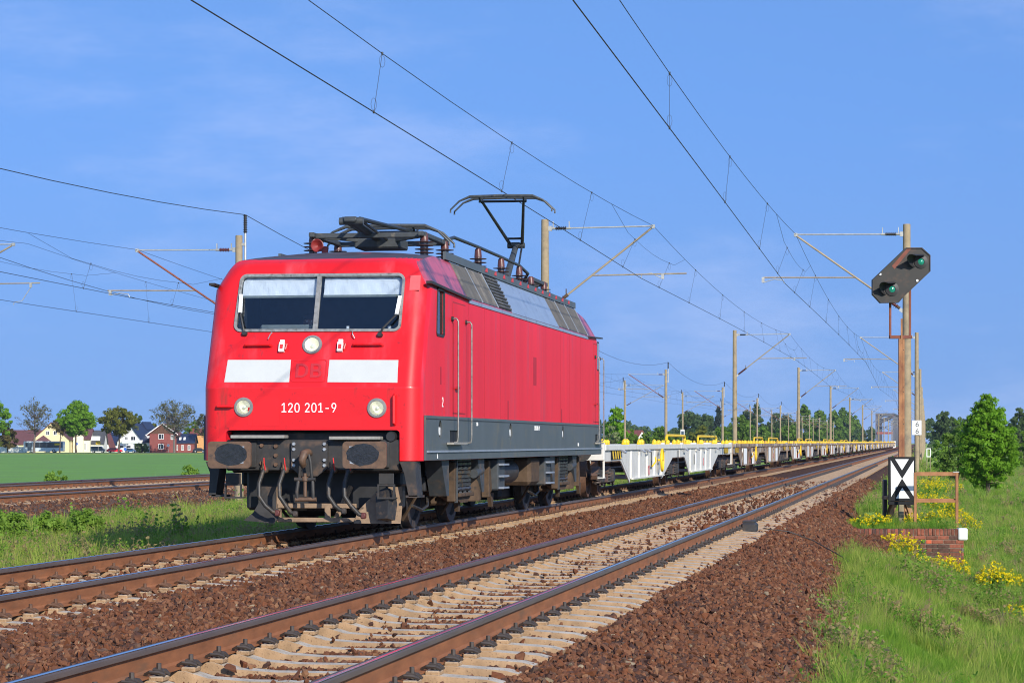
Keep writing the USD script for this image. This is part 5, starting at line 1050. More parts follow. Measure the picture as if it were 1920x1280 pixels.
def house(label, px, Y, w, d, eave, ridge, orient, wall, roof, wins=(), rz=0., chimney=None, door=None, over=.35, gable=None):
    x, y = far(px, Y); t = thing('house', label, 'house', (x, y, ZV), HEAD + rz)
    if orient == 'gable':
        pr = Polygon([(-w / 2, 0), (w / 2, 0), (w / 2, eave), (0, ridge), (-w / 2, eave)]); wl_ = MB().poly(pr, xz, 0, d); sl = math.atan2(ridge - eave, w / 2); m = MB()
        for s in (-1, 1):
            a, b = (s * (w / 2 + over), eave - over * math.tan(sl)), (0, ridge); th_ = .22
            m.poly(Polygon([(a[0], a[1] + .02), (0, ridge + .02), (0, ridge + .02 + th_ / math.cos(sl)), (a[0], a[1] + .02 + th_ / math.cos(sl))]), xz, -over, d + over)
    else:
        pr = Polygon([(0, 0), (d, 0), (d, eave), (d / 2, ridge), (0, eave)]); wl_ = MB().poly(pr, yz, -w / 2, w / 2); sl = math.atan2(ridge - eave, d / 2); m = MB()
        for s in (-1, 1):
            e = d / 2 + s * (d / 2 + over); th_ = .22; z0 = eave - over * math.tan(sl)
            m.poly(Polygon([(e, z0 + .02), (d / 2, ridge + .02), (d / 2, ridge + .02 + th_ / math.cos(sl)), (e, z0 + .02 + th_ / math.cos(sl))]), yz, -w / 2 - over, w / 2 + over)
    obj('wall', wl_, wall, t, False); rf = obj('roof', m, roof, t, False)
    if chimney: obj('chimney', MB().box(chimney - .3, chimney + .3, d * .45, d * .45 + .6, ridge - 1.0, ridge + .9), 'wall_brick', rf, False)
    if gable: obj('wooden_gable', MB().poly(pr.intersection(sbox(-20, gable, 20, 30)), xz, -.08, -.002), 'wood_gable', t, False); obj('barge_board', MB().poly(Polygon([(-w / 2 - over, eave - .3), (0, ridge + .1), (w / 2 + over, eave - .3), (w / 2 + over, eave - .02), (0, ridge + .38), (-w / 2 - over, eave - .02)]), xz, -over - .06, -over - .002), 'frame_white', t, False)
    for q in wins: window(t, *q, 0.0)
    if door is not None: obj('door', MB().box(door - .5, door + .5, -.05, .02, 0, 2.1), 'wood_gable', t, False)
    return t
m_ = VS
house('low house with a maroon roof at the far left, half hidden behind the bus', 47, 706, 7.5, 8, 2.4, 6.0, 'side', 'wall_cream', 'roof_maroon', [(-2.4, 1.4, 1.0, 1.1)])
h = house('cream gabled house with a maroon porch roof behind the bus', 96, 694, 9.8, 12, 3.6, 8.1, 'gable', 'wall_cream', 'roof_maroon', [(-1.0, 5.4, 1.0, 1.15), (1.1, 5.4, 1.0, 1.15), (-3.2, 1.5, 1.1, 1.2)])
obj('porch_roof', MB().quads(np.array([(-4.2, -2.2, 3.1), (.1, -2.2, 3.1), (.1, -.02, 3.1), (-4.2, -.02, 3.1), (-2.05, -1.0, 4.7), (-2.05, -.02, 4.7)]), [[0, 1, 4, 4], [1, 2, 5, 4], [3, 0, 4, 5], [0, 3, 2, 1]]), 'roof_maroon', h, False); obj('porch_wall', MB().box(-4.0, -.1, -2.0, -.02, 0, 3.1), 'wall_cream', h, False)
h = house('cream house with a maroon roof just right of the bus', 149, 700, 5.8, 8, 3.7, 6.4, 'side', 'wall_cream_pale', 'roof_maroon', [(-1.6, 1.6, .9, 1.6), (.4, 1.6, .6, 2.0), (1.6, 1.6, .6, 2.0)], door=-.6)
obj('front_gable', MB().poly(Polygon([(-1.6, 0), (1.2, 0), (1.2, 4.2), (-.2, 6.0), (-1.6, 4.2)]), xz, -.9, .3), 'wall_cream_pale', h, False)
h = house('white house with a dark grey roof and a white dormer, behind the yellow town sign', 178, 702, 4.6, 7, 2.5, 5.9, 'side', 'wall_white', 'roof_grey', [(-1.0, 1.3, 1.2, 1.0)])
obj('dormer', MB().box(-1.3, 1.3, .5, 3, 3.2, 4.5), 'frame_white', h, False)
house('house with a steep red brown roof beside the dark car', 194, 716, 3.6, 9, 1.4, 6.3, 'gable', 'wall_white', 'roof_red')
house('house with a wide navy roof behind the olive tree', 203, 730, 6.5, 8, 2.2, 5.4, 'side', 'wall_white', 'roof_navy')
h = house('white gabled house with a navy roof, a balcony and a side dormer', 244, 696, 8.4, 11, 2.8, 7.7, 'gable', 'wall_white', 'roof_navy', [(-1.2, 3.9, 1.0, 1.0), (1.0, 3.9, 1.6, 1.2)], rz=-.42)
obj('balcony', MB().box(-2.0, 4.2, -1.1, -.01, 2.5, 3.4), 'frame_white', h, False); dm_ = obj('dormer', MB().box(1.6, 3.6, 3.5, 5.3, 3.4, 5.0), 'frame_white', h, False); obj('annex', MB().box(4.3, 8.6, .5, 6, 0, 2.6), 'wall_white', h, False); obj('upper_roof', MB().poly(Polygon([(-1.6, 6.4), (1.6, 6.4), (0, 8.6)]), xz, 6, 10.5), 'roof_navy', h, False)
h = house('red brick house with a brown wooden gable and white windows', 305, 690, 7.2, 12, 5.1, 7.8, 'gable', 'wall_brick', 'roof_red', [(-.4, 4.4, 1.5, 1.4), (-.5, 1.65, 1.5, 1.4), (2.6, 4.2, .7, 1.3)], gable=5.2, over=.7)
h2 = house('low red brick wing with a navy roof right of the brick gable', 345, 692, 5.4, 7, 2.7, 4.9, 'side', 'wall_brick', 'roof_navy', [(-2.0, 1.3, .7, 1.5), (-.4, 1.3, .7, 1.5), (1.4, 1.3, .7, 1.5)])
each('roof_light', [MB().quads(np.array([(x_, .8, 3.35), (x_ + .6, .8, 3.35), (x_ + .6, 2.0, 4.1), (x_, 2.0, 4.1)]) + [0, -.15, .12], [[0, 1, 2, 3]]) for x_ in (-1.5, -.3)], 'frame_white', h2, False)
house('orange house at the right end of the village, beside the locomotive', 376, 708, 5.6, 8, 5.0, 6.6, 'side', 'wall_orange', 'roof_red', [(-1.6, 3.6, 1.0, 1.2)])
house('house with a red roof seen among the trees above the wagons', 1203, 760, 4, 9, 4.4, 6.2, 'gable', 'wall_white', 'roof_red', rz=.9)
x, y = far(23, 684); t = thing('garden_wall', 'long white garden wall at the left end of the village', 'garden wall', (x, y, ZV), HEAD)
for k in range(3): obj('wall_panel', MB().cbox(-3.9 + k * 2.6, -1.36 + k * 2.6, 0, .18, 0, 1.6, .02), 'wall_white', t, False)
each('wall_pillar', [MB().cbox(-4.05 + k * 2.6, -3.85 + k * 2.6, -.06, .24, 0, 1.75, .02) for k in range(4)], 'wall_white', t, False)
def wheel(par, x, y, r, w=.2):
    k = obj('wheel', MB().lathe([(0, 0), (r, 0), (r, w), (0, w)], (x, y, r), (0, 1, 0), 14), 'tyre', par, 30); obj('rim', MB().lathe([(0, .0), (r * .6, 0), (r * .62, .01)], (x, y - .015, r), (0, 1, 0), 10), 'bare_metal', k, 30)
def car(label, px, Y, L, hgt, paint, face=-1, tall=False, cat='car'):
    x, y = far(px, Y); t = thing('parked_car' if cat == 'car' else cat.replace(' ', '_'), label, cat, (x, y, ZV + .02), HEAD)
    f = face; P = [(-.5, .22), (-.5, .52), (-.47, .60), (-.30, .66), (-.14, .97), (.28, 1.0), (.44, .68), (.5, .58), (.5, .22)] if not tall else [(-.5, .20), (-.5, .45), (-.46, .56), (-.36, .60), (-.26, .95), (.46, 1.0), (.5, .9), (.5, .20)]
    pr = Polygon([(f * -1 * a * L * -1, b * hgt) for a, b in P]).buffer(-.05).buffer(.05); obj('body', MB().poly(pr, xz, -.86, .86), paint, t, 30)
    G = [(-.26, .66), (-.13, .92), (.27, .94), (.39, .66)] if not tall else [(-.33, .60), (-.24, .88), (.42, .92), (.44, .60)]
    gl = Polygon([(f * a * L, b * hgt) for a, b in G])
    for s in (-1, 1): obj('side_window', MB().poly(gl, xz, s * .865, s * .855), 'car_dark', t, False)
    for s in (-1, 1):
        for a in (-.31, .30): wheel(t, f * a * L, -.90 if s < 0 else .70, .31)
    obj('headlight', MB().box(f * -.5 * L - .02, f * -.5 * L + .03, -.75, -.4, .5 * hgt - .06, .5 * hgt + .06), 'lamp_glass_base', t, False); obj('tail_light', MB().box(f * .5 * L - .03, f * .5 * L + .02, -.8, -.6, .5 * hgt - .06, .5 * hgt + .12), 'wagon_red', t, False)
car('dark slate van parked under the yellow town sign', 184, 676, 3.9, 1.75, 'car_slate', tall=True); car('red car parked in front of the navy roofed house', 215, 676, 4.2, 1.35, 'car_red')
car('blue car in front of the white caravan', 245, 675, 2.8, 1.2, 'car_blue'); car('dark car parked beside the orange house', 374, 690, 3.4, 1.3, 'car_dark')
x, y = far(237, 680); t = thing('caravan', 'white caravan parked beside the hedge of the navy roofed house', 'caravan', (x, y, ZV), HEAD)
obj('body', MB().poly(sbox(-2.1, .45, 2.1, 2.4).buffer(-.3).buffer(.3), xz, -1, 1), 'car_white', t, 30); each('window', [MB().box(a, a + 1.0, -1.02, -.99, 1.35, 1.9) for a in (-1.6, .3)], 'car_dark', t, False); wheel(t, .1, -1.03, .33); wheel(t, .1, .8, .33); obj('drawbar', MB().bar((-2.1, 0, .5), (-3.0, 0, .5), .1, .1), 'galv', t, False)
x, y = far(83, 680); t = thing('bus', 'pale bus with dark windows on the road at the left', 'bus', (x, y, ZV + .02), HEAD)
obj('body', MB().poly(sbox(-5.4, .35, 5.4, 3.1).buffer(-.25).buffer(.25), xz, -1.25, 1.25), 'bus_pale', t, 30); each('side_window', [MB().box(-4.9 + k * 1.95, -3.1 + k * 1.95, -1.27, -1.24, 1.45, 2.7) for k in range(5)], 'car_dark', t, False)
obj('windscreen', MB().box(-5.42, -5.38, -1.1, 1.1, 1.3, 2.75), 'car_dark', t, False); obj('dark_band', MB().box(-2.6, 5.2, -1.265, -1.245, 1.3, 2.85), 'car_slate', t, False); obj('destination_sign', MB().box(3.0, 4.4, -1.275, -1.266, 2.0, 2.5), 'sign_yellow', t, False); obj('door', MB().box(-4.3, -3.2, -1.272, -1.25, .45, 2.7), 'car_slate', t, False)
for a in (-3.0, 2.8): wheel(t, a, -1.28, .48, .3); wheel(t, a, 1.0, .48, .3)
def road_sign(label, px, Y, z, shape, m, h=None):
    x, y = far(px, Y); t = thing('road_sign', label, 'road sign', (x, y, ZV), HEAD); obj('post', MB().cyl((0, 0, 0), (0, 0, z), .05, n=6), 'galv', t, 30)
    obj('plate', MB().box(-.62, .62, -.06, -.03, z - .4, z + .4) if shape == 'rect' else MB().lathe([(0, .02), (.40, .02), (.40, 0)], (0, -.05, z), (0, -1, 0), 14), m, t, False); return t
t = road_sign('yellow rectangular town sign on a post before the white house', 184, 672, 2.7, 'rect', 'sign_yellow'); obj('sign_text', MB().box(-.35, .35, -.068, -.061, 2.68, 2.76), 'sign_black', t, False)
road_sign('round blue road sign in front of the caravan', 234.5, 672, 1.0, 'round', 'sign_blue'); road_sign('round blue road sign on the cream house wall beside the green tree', 143.5, 690, 2.4, 'round', 'sign_blue'); road_sign('round white road sign before the brick house', 315.5, 674, 2.0, 'round', 'sign_white'); road_sign('small white sign beside the orange house', 385, 674, 1.9, 'round', 'sign_white')
# steel truss bridge far along the line
BY = 1250.0; x, y = far(1659, BY); t = thing('truss_bridge', 'steel truss railway bridge with a tall portal at the end of the line', 'bridge', (x, y, -2.0), -.012)
w, hB = 4.2, 17.8
for s in (-1, 1):
    obj('end_post', MB().bar((s * w, 0, 0), (s * w, 1.5, hB), .9, .8), 'bridge_steel', t, False); obj('top_chord', MB().cbox(s * w - .45, s * w + .45, 1.5, 92, hB - .8, hB, .02), 'bridge_steel', t, False); obj('bottom_chord', MB().cbox(s * w - .4, s * w + .4, 0, 92, 1.4, 2.4, .02), 'bridge_steel', t, False)
    for k in range(10):
        obj('vertical', MB().bar((s * w, 10 + k * 9, 2), (s * w, 10 + k * 9, hB - .5), .5, .5), 'bridge_steel', t, False)
        a = (2.0, hB - .6) if k % 2 else (hB - .6, 2.0); obj('diagonal', MB().bar((s * w, 1 + k * 9, a[0]), (s * w, 10 + k * 9, a[1]), .45, .45), 'bridge_steel', t, False)
for k in range(6):
    v = 1.5 + k * 16; obj('portal_beam', MB().cbox(-w + .3, w - .3, v - .3, v + .3, hB - .7, hB - .05, .02), 'bridge_steel', t, False)
    obj('portal_brace', MB().bar((-w, v, hB - .8 - k * .0), (w, v, hB - 4.2), .26, .3).bar((w, v, hB - .8), (-w, v, hB - 4.2), .26, .3), 'bridge_steel', t, False)
    obj('wind_brace', MB().bar((-w, v, hB - .5), (w, v + 15, hB - .5), .35, .35).bar((w, v, hB - .5), (-w, v + 15, hB - .5), .35, .35), 'bridge_steel', t, False)
obj('lower_portal_beam', MB().cbox(-w + .3, w - .3, -.2, .3, 7.3, 8.4, .02), 'bridge_red', t, False)
for q, (zz, z2) in enumerate(((8.6, 12.4), (12.4, 16.4))): obj('portal_brace', MB().bar((-w, .6 + q * .4, z2), (w, .6 + q * .4, zz), .40, .4).bar((w, .6 + q * .4, z2), (-w, .6 + q * .4, zz), .30, .3), 'bridge_steel', t, False)
x, y = far(1675, 640); t = thing('relay_cabinet', 'small white trackside cabinet beyond the end of the train', 'cabinet', (x, y, -.6), 0); obj('body', MB().cbox(-.6, .6, -.4, .4, 0, 2.1, .03), 'wall_white', t, 30); obj('lid', MB().cbox(-.68, .68, -.48, .48, 2.1, 2.25, .03), 'galv', t, 30)
x, y = far(1741, 190); t = thing('notice_frame', 'small white framed notice on two posts beside the far bushes at the right', 'sign', (x, y, -1.1), HEAD); obj('posts', MB().cyl((-.13, 0, 0), (-.13, 0, 1.8), .04, n=6), 'timber_grey', t, 30); obj('posts', MB().cyl((.13, 0, 0), (.13, 0, 1.8), .04, n=6), 'timber_grey', t, 30); fr = sbox(-.16, 1.2, .16, 1.85); obj('frame', MB().poly(fr.difference(fr.buffer(-.05, join_style=2)), xz, -.06, -.04), 'frame_white', t, False)
# ---------------------------------------------------------------- trees, bushes, verge plants
def leaf_cloud(rng, cent, rad, per, size, squash=.75, up=.25):
    """quads spread round the clump centres"""
    n = len(cent) * per; c = np.repeat(cent, per, 0); r = np.repeat(rad, per)[:, None]
    d = rng.normal(size=(n, 3)); d /= np.linalg.norm(d, axis=1, keepdims=True); p = c + d * r * (rng.random((n, 1)) ** .45) * [1, 1, squash]
    nrm = d * .95 + rng.normal(size=(n, 3)) * .45 + [0, 0, up]; nrm /= np.linalg.norm(nrm, axis=1, keepdims=True)
    a = np.cross(nrm, rng.normal(size=(n, 3))); a /= np.linalg.norm(a, axis=1, keepdims=True); b = np.cross(nrm, a)
    s = (size * np.exp(rng.normal(0, .3, n)))[:, None]
    v = np.stack([p - a * s * .55, p - b * s * .30 + a * s * .05, p + a * s * .6, p + b * s * .32 + a * s * .02], 1).reshape(-1, 3)
    i = np.arange(n)[:, None] * 4; f = np.vstack([i + [0, 1, 2], i + [0, 2, 3]]); return v, f
def plant(name, label, cat, x, y, zb, h, w, cb, leaf, bark='bark', clumps=60, per=60, size=.4, style='round', seed=1, group=None, crel=.16):
    r = np.random.default_rng(seed); t = thing(name, label, cat, (x, y, zb), r.uniform(0, 6), group=group)
    zc, rz, rx = (cb + h) / 2, (h - cb) / 2, w / 2; n = clumps
    d = r.normal(size=(n, 3)); d /= np.linalg.norm(d, axis=1, keepdims=True); rr = r.uniform(.25, 1, n) ** .55
    if style == 'cone':
        u = r.random(n) ** .8; ang = r.uniform(0, 2 * PI, n); q = np.sqrt(r.uniform(.1, 1, n)) * (1 - u) ** .9; C = np.stack([rx * q * np.cos(ang), rx * q * np.sin(ang), cb + u * (h - cb) * .98], 1); R = rx * crel * (1.15 - u * .8)
    else:
        C = d * rr[:, None] * [rx * .86, rx * .86, rz * .86]
        if style in ('round', 'sparse'): C[:, :2] *= np.clip(1.05 - .35 * (C[:, 2:] / rz) ** 2 - .12 * (C[:, 2:] / rz), .3, 1.2)
        if style == 'dense': C[:, :2] *= np.clip(1.04 - .30 * (C[:, 2:] / rz) - .25 * (C[:, 2:] / rz) ** 2, .2, 1.3)
        if style == 'birch': C[:, :2] *= np.clip(.95 - .55 * (C[:, 2:] / rz), .2, 1.3)
        if style == 'bush': C[:, 2] = np.abs(C[:, 2]) * 2.0 - rz * .90
        C[:, 2] += zc; R = rx * crel * r.uniform(.7, 1.35, n)
    R = np.broadcast_to(R, (n,)).astype(float)
    tr = MB(); top = h * (.9 if style in ('cone', 'birch') else .62); k = 7
    if style == 'bush':
        for q in range(5): a = r.uniform(0, 2 * PI); tr.tube([(0, 0, -.1), (rx * .2 * math.cos(a), rx * .2 * math.sin(a), h * .25), (rx * .5 * math.cos(a), rx * .5 * math.sin(a), h * .6)], [w * .02, w * .015, w * .006], 5, False)
        obj('stems', tr, bark, t, True)
    else:
        pts = np.stack([np.cumsum(r.normal(0, h * .006, k)), np.cumsum(r.normal(0, h * .006, k)), np.linspace(-.15, top, k)], 1); pts[:, :2] -= pts[0, :2]
        r0 = h * (.022 if style != 'birch' else .011); tr.tube(pts, np.linspace(r0, r0 * .3, k), 7, False); obj('trunk', tr, bark, t, True)
        lim = MB()
        if style != 'cone':
            for j in range(n if style == 'sparse' else min(n, 34)):
                e = C[j]; z0 = np.clip(e[2] - r.uniform(.25, .5) * (np.linalg.norm(e[:2]) + .35 * rz), cb * .75, top * .98); b = np.array([np.interp(z0, pts[:, 2], pts[:, 0]), np.interp(z0, pts[:, 2], pts[:, 1]), z0])
                mid = (b + e) / 2 + [0, 0, -.04 * h] + r.normal(0, .02 * h, 3); rb = r0 * .34 * (1 - .5 * z0 / h); lim.tube([b, mid, e], [rb, rb * .6, rb * .22], 4, False)
                if style == 'sparse':
                    for q in range(7):
                        s_ = mid + (e - mid) * r.uniform(.2, 1); g = unit(e - b) * .5 + r.normal(0, .5, 3) + [0, 0, .35]; e2 = s_ + unit(g) * w * r.uniform(.06, .14); lim.tube([s_, (s_ + e2) / 2 + r.normal(0, .01 * w, 3), e2], [rb * .30, rb * .2, rb * .10], 3, False)
            obj('limbs', lim, bark, t, True)
    v, f = leaf_cloud(r, C, R, per, size); v[:, 2] = np.maximum(v[:, 2], .03)
    obj('crown' if style != 'bush' else 'foliage', (v, f), leaf, t, False); return t
def ft(px, topy, wpx, Y, *a, zb=ZV, basey=None, cbf=.28, **k):
    """helper: place a plant by its distance Y, with its real height and width from the angles it spans"""
    x, y = far(px, Y); h = CAM_H + (829 - topy) * Y / 4700 - zb; w = wpx * Y / 4700; return x, y, zb, h, w, h * cbf
def T(label, px, topy, wpx, Y, leaf, style='round', seed=1, cbf=.28, clumps=60, per=60, size=.4, bark='bark', name='tree', cat='tree', zb=ZV, **k):
    x, y, zb, h, w, cb = ft(px, topy, wpx, Y, cbf=cbf, zb=zb); return plant(name, label, cat, x, y, zb, h, w, cb, leaf, bark, clumps, per, size, style, seed, **k)
T('dense green tree cut by the left edge of the picture', -8, 744, 66, 672, 'leaf_bright', seed=11, clumps=90, per=50, size=.55, cbf=.12)
T('dark bushy tree at the left edge beside the white garden wall', 14, 797, 44, 676, 'leaf_brown', seed=12, clumps=60, per=45, size=.5, cbf=.05)
T('grey tree with nearly bare branches above the bus', 64, 740, 80, 668, 'leaf_grey', 'sparse', 13, .30, 75, 16, .34, 'bark_grey', crel=.17)
T('small brown leaved tree in front of the cream gable', 112, 778, 46, 664, 'leaf_brown', 'sparse', 14, .42, 45, 26, .36, crel=.17)
T('dense bright green round tree in the middle of the village', 143, 748, 82, 666, 'leaf_bright', 'round', 15, .26, 170, 55, .55, crel=.16)
T('olive green round tree left of the navy roofed house', 222, 758, 82, 668, 'leaf_olive', 'round', 16, .30, 170, 46, .48, crel=.14)
T('tall thinly leaved tree in front of the brick house', 327, 738, 96, 666, 'leaf_grey', 'sparse', 17, .30, 110, 26, .36, 'bark_grey', crel=.16)
T('green tree growing behind the brick wing', 362, 786, 42, 712, 'leaf_mid', 'round', 18, .15, 70, 50, .5)
T('grey green tree beside the orange house at the locomotive', 384, 765, 46, 690, 'leaf_grey', 'sparse', 19, .28, 80, 30, .36, 'bark_grey')
T('blue green tree top behind the olive tree', 257, 768, 30, 760, 'leaf_dark', 'round', 20, .2, 50, 45, .6)
T('olive bush behind the ridge of the brick house', 291, 790, 42, 740, 'leaf_olive', 'round', 21, .1, 60, 45, .55)
T('low hedge between the caravan and the white annex', 265, 826, 34, 686, 'leaf_dark', 'bush', 22, .02, 60, 40, .4, name='hedge', cat='hedge')
T('bright green leafy tree beside the rear of the locomotive', 1156, 746, 50, 360, 'leaf_bright', 'birch', 31, .05, 80, 60, .32, crel=.24)
T('pale willow bush below the bright tree at the locomotive', 1147, 786, 44, 345, 'leaf_willow', 'bush', 32, .02, 60, 60, .28, name='bush', cat='bush')
CT = [('mid green bush left of the first mast behind the wagons', 1186, 797, 36, 420, 'leaf_mid', 'bush'), ('low green bush under the red roof', 1214, 806, 46, 430, 'leaf_mid', 'bush'), ('round green bush right of the red roof', 1240, 792, 52, 470, 'leaf_mid', 'bush'), ('bright low bush behind the first wagon', 1270, 806, 60, 410, 'leaf_birch', 'bush'),
      ('tall dark tree in the wood, left of the spruce', 1290, 766, 60, 900, 'leaf_dark', 'round'), ('dark rounded tree touching the spruce', 1322, 772, 52, 880, 'leaf_dark', 'round'), ('olive bush in front of the dark wood', 1312, 788, 54, 560, 'leaf_olive', 'bush'), ('green bush below the spruce', 1352, 792, 60, 540, 'leaf_mid', 'bush'), ('pale green bush left of the thick mast', 1335, 806, 50, 500, 'leaf_willow', 'bush'),
      ('dark blue spruce standing above the bushes', 1347, 761, 36, 800, 'leaf_blue', 'cone'), ('dark green bushy tree behind the thick mast', 1390, 773, 52, 720, 'leaf_mid', 'round'), ('narrow dark tree rising above the wood', 1420, 744, 26, 1000, 'leaf_dark', 'birch'), ('dark tree right of the narrow tree', 1402, 764, 34, 1010, 'leaf_dark', 'round'), ('light green bush before the dark trees', 1430, 790, 56, 700, 'leaf_birch', 'bush'),
      ('broad dark tree left of the birches', 1464, 766, 62, 1050, 'leaf_dark', 'round'), ('green bush at the foot of the birches', 1476, 792, 60, 820, 'leaf_mid', 'bush'), ('tallest birch, leftmost of the group before the bridge', 1508, 751, 40, 960, 'leaf_birch', 'birch'), ('second birch of the group, slightly shorter', 1536, 756, 38, 1000, 'leaf_birch', 'birch'), ('dense green tree behind the birch gap', 1562, 764, 40, 1230, 'leaf_mid', 'birch'),
      ('broad birch nearest to the bridge', 1583, 756, 44, 1300, 'leaf_birch', 'birch'), ('low green tree beside the bridge', 1602, 776, 32, 1400, 'leaf_mid', 'birch'), ('small pale tree just left of the bridge portal', 1615, 797, 18, 1420, 'leaf_grey', 'birch')]
for k, (lab, px, ty, wp, Y, lf, st) in enumerate(CT): T(lab, px, ty, wp, Y, lf, st, 40 + k, .03 if st in ('bush', 'birch', 'cone') else .12, 75, 48, Y * .0009, name='bush' if st == 'bush' else 'tree', cat='bush' if st == 'bush' else 'tree', crel=.24 if st != 'cone' else .30)
T('big bright green bushy tree at the right edge beside the path', 1853, 724, 122, 132, 'leaf_bright', 'dense', 71, -.02, 420, 60, .13, crel=.14)
T('dark green bush just left of the big right hand tree', 1794, 776, 76, 172, 'leaf_birch', 'bush', 72, .02, 110, 60, .17, name='bush', cat='bush', crel=.20)
T('low pale green bush behind the white notice', 1764, 812, 52, 215, 'leaf_shrub', 'bush', 73, .02, 70, 50, .17, name='bush', cat='bush')
T('tall blue green tree far behind the right hand bushes', 1772, 764, 58, 620, 'leaf_dark', 'round', 74, .1, 90, 50, .55)
T('dark tree filling the right edge behind the big tree', 1915, 754, 60, 520, 'leaf_dark', 'round', 75, .05, 90, 50, .5)
T('mid green bush low at the right edge of the picture', 1918, 800, 44, 250, 'leaf_mid', 'bush', 76, .02, 70, 50, .22, name='bush', cat='bush')
def low_bush(label, px, topy, wpx, Y, zb, leaf, seed, size, clumps=40, per=45): return T(label, px, topy, wpx, Y, leaf, 'bush', seed, .02, clumps, per, size, name='shrub', cat='shrub', zb=zb, crel=.24)
low_bush('small bright shrub behind the rusty tracks at the field edge', 104, 874, 60, 101, -.9, 'leaf_shrub', 81, .10); low_bush('low shrub at the field edge beside the left buffer', 360, 866, 56, 118, -1.0, 'leaf_shrub', 82, .11)
SB = [('leftmost low shrub on the grass strip between the tracks', 20, 948, 90, 46), ('round bright shrub, middle one of the three on the grass strip', 88, 955, 80, 45), ('largest bright shrub on the grass strip, right of the others', 160, 946, 96, 45)]
for k, (lab, px, ty, wp, Y) in enumerate(SB): low_bush(lab, px, ty, wp, Y, -.64, 'leaf_shrub', 84 + k, .055, 60, 60)
# far woods that read as one mass
def far_wood(px0, px1, Y, h0, h1, leaf, seed, n):
    r = np.random.default_rng(seed); q = r.random(n); px = px0 + (px1 - px0) * q; YY = Y * r.uniform(1, 1.12, n); P = np.array([far(a, b) for a, b in zip(px, YY)]); hh = h0 + (h1 - h0) * meshkit.noise(np.stack([q * 9, 0 * q, 0 * q], 1), seed)
    C = np.column_stack([P, ZV + hh * r.random(n) ** .6]); v, f = leaf_cloud(r, C, np.full(n, .9 * Y / 700), 16, Y * .0011); o = obj('distant_wood', (v, f), leaf, None, False); data(o, 'distant belt of trees and hedges on the horizon', 'wood', kind='stuff')
far_wood(-30, 400, 745, 3.0, 6.5, 'leaf_olive', 91, 900); far_wood(1120, 1640, 1350, 8, 15, 'leaf_dark', 92, 1100); far_wood(1730, 1950, 900, 7, 12, 'leaf_dark', 93, 600)

# grass: tufts scattered over the verge and the strip between the lines
def tuft(seed, n, h, spread, lean, w=.006):
    r = np.random.default_rng(seed); v, f = [], []
    for k in range(n):
        a = r.uniform(0, 2 * PI); b = spread * r.random() ** .5 * np.array([math.cos(a), math.sin(a), 0]); hh = h * r.uniform(.5, 1.1); d = np.array([math.cos(a + r.normal(0, .8)), math.sin(a + r.normal(0, .8)), 0]); s = np.cross(d, (0, 0, 1)) * w * r.uniform(.7, 1.4)
        l = lean * r.uniform(.2, 1.2) * hh; p1 = b + d * l * .35 + [0, 0, hh * .6]; p2 = b + d * l + [0, 0, hh]; o = len(v)
        v += [b - s, b + s, p1 - s * .8, p1 + s * .8, p2]; f += [(o, o + 1, o + 3), (o, o + 3, o + 2), (o + 2, o + 3, o + 4)]
    return MB().add(v, f)
def herb(seed, n, size, rad, h):
    r = np.random.default_rng(seed); c = r.normal(0, 1, (n, 3)) * [rad, rad, h * .3] + [0, 0, h * .55]; c[:, 2] = np.abs(c[:, 2]); v, f = leaf_cloud(r, c, np.full(n, .03), 1, size, up=1.0); return MB().add(v, f)
def weed(seed, n, h):
    r = np.random.default_rng(seed); m = MB()
    for k in range(n):
        b = np.array([r.normal(0, .08), r.normal(0, .08), 0]); e = b + [r.normal(0, .05), r.normal(0, .05), h * r.uniform(.6, 1.1)]; m.tube([b, (b + e) / 2, e], [.004, .003, .002], 3, False)
        c = b + (e - b) * np.linspace(.15, 1, 7)[:, None] + r.normal(0, .02, (7, 3)); m.add(*leaf_cloud(r, c, np.full(7, .03), 3, .055, up=.6))
    return m
G_P = [(tuft(1, 26, .30, .10, .6), 'grass_green', False), (tuft(2, 26, .36, .11, .7), 'grass_green', False), (tuft(3, 24, .34, .10, .8), 'grass_light', False), (tuft(4, 22, .46, .12, .6), 'grass_light', False), (tuft(5, 20, .36, .12, .9), 'grass_dry', False), (herb(6, 70, .034, .11, .26), 'herb_leaf', False), (herb(7, 90, .040, .15, .34), 'herb_leaf', False), (weed(8, 6, .62), 'leaf_shrub', False), (weed(9, 4, .55), 'grass_dry', False)]
rg = np.random.default_rng(21)
def verge(n, x0, x1, y0, y1, sc, pr, zf=ground_z, keep=None, patch=1.2, seed=0):
    x = rg.uniform(x0, x1, n); y = rg.uniform(y0, y1, n)
    if keep is not None:
        k = keep(x, y) & (meshkit.fbm(np.stack([x / 1.1, y / 2.6, 0 * x], -1), 3, 31) > .33); x, y = x[k], y[k]
    n = len(x); a = meshkit.fbm(np.stack([x / patch, y / patch, 0 * x], -1), 3, seed); c = np.cumsum(pr); u = np.clip(rg.random(n) * .55 + (a - .5) * 1.9 + .225, 0, .9999)
    return np.stack([x, y, zf(x, y)], 1), np.searchsorted(c, u * c[-1]).clip(0, 8), sc * np.exp(rg.normal(0, .25, n)) * (.7 + .7 * meshkit.fbm(np.stack([x, y, 0 * x], -1) * .8, 3, 5))
edge = lambda x, y: x > -.95 - np.clip((y - 20) / 34, 0, 1) * .75 + rg.normal(0, .12, len(x))
PR = [.19, .16, .17, .14, .11, .12, .09, .035, .010]
offw = lambda x, y: edge(x, y) & ~((y > 53.6) & (y < 60) & (x < .9))
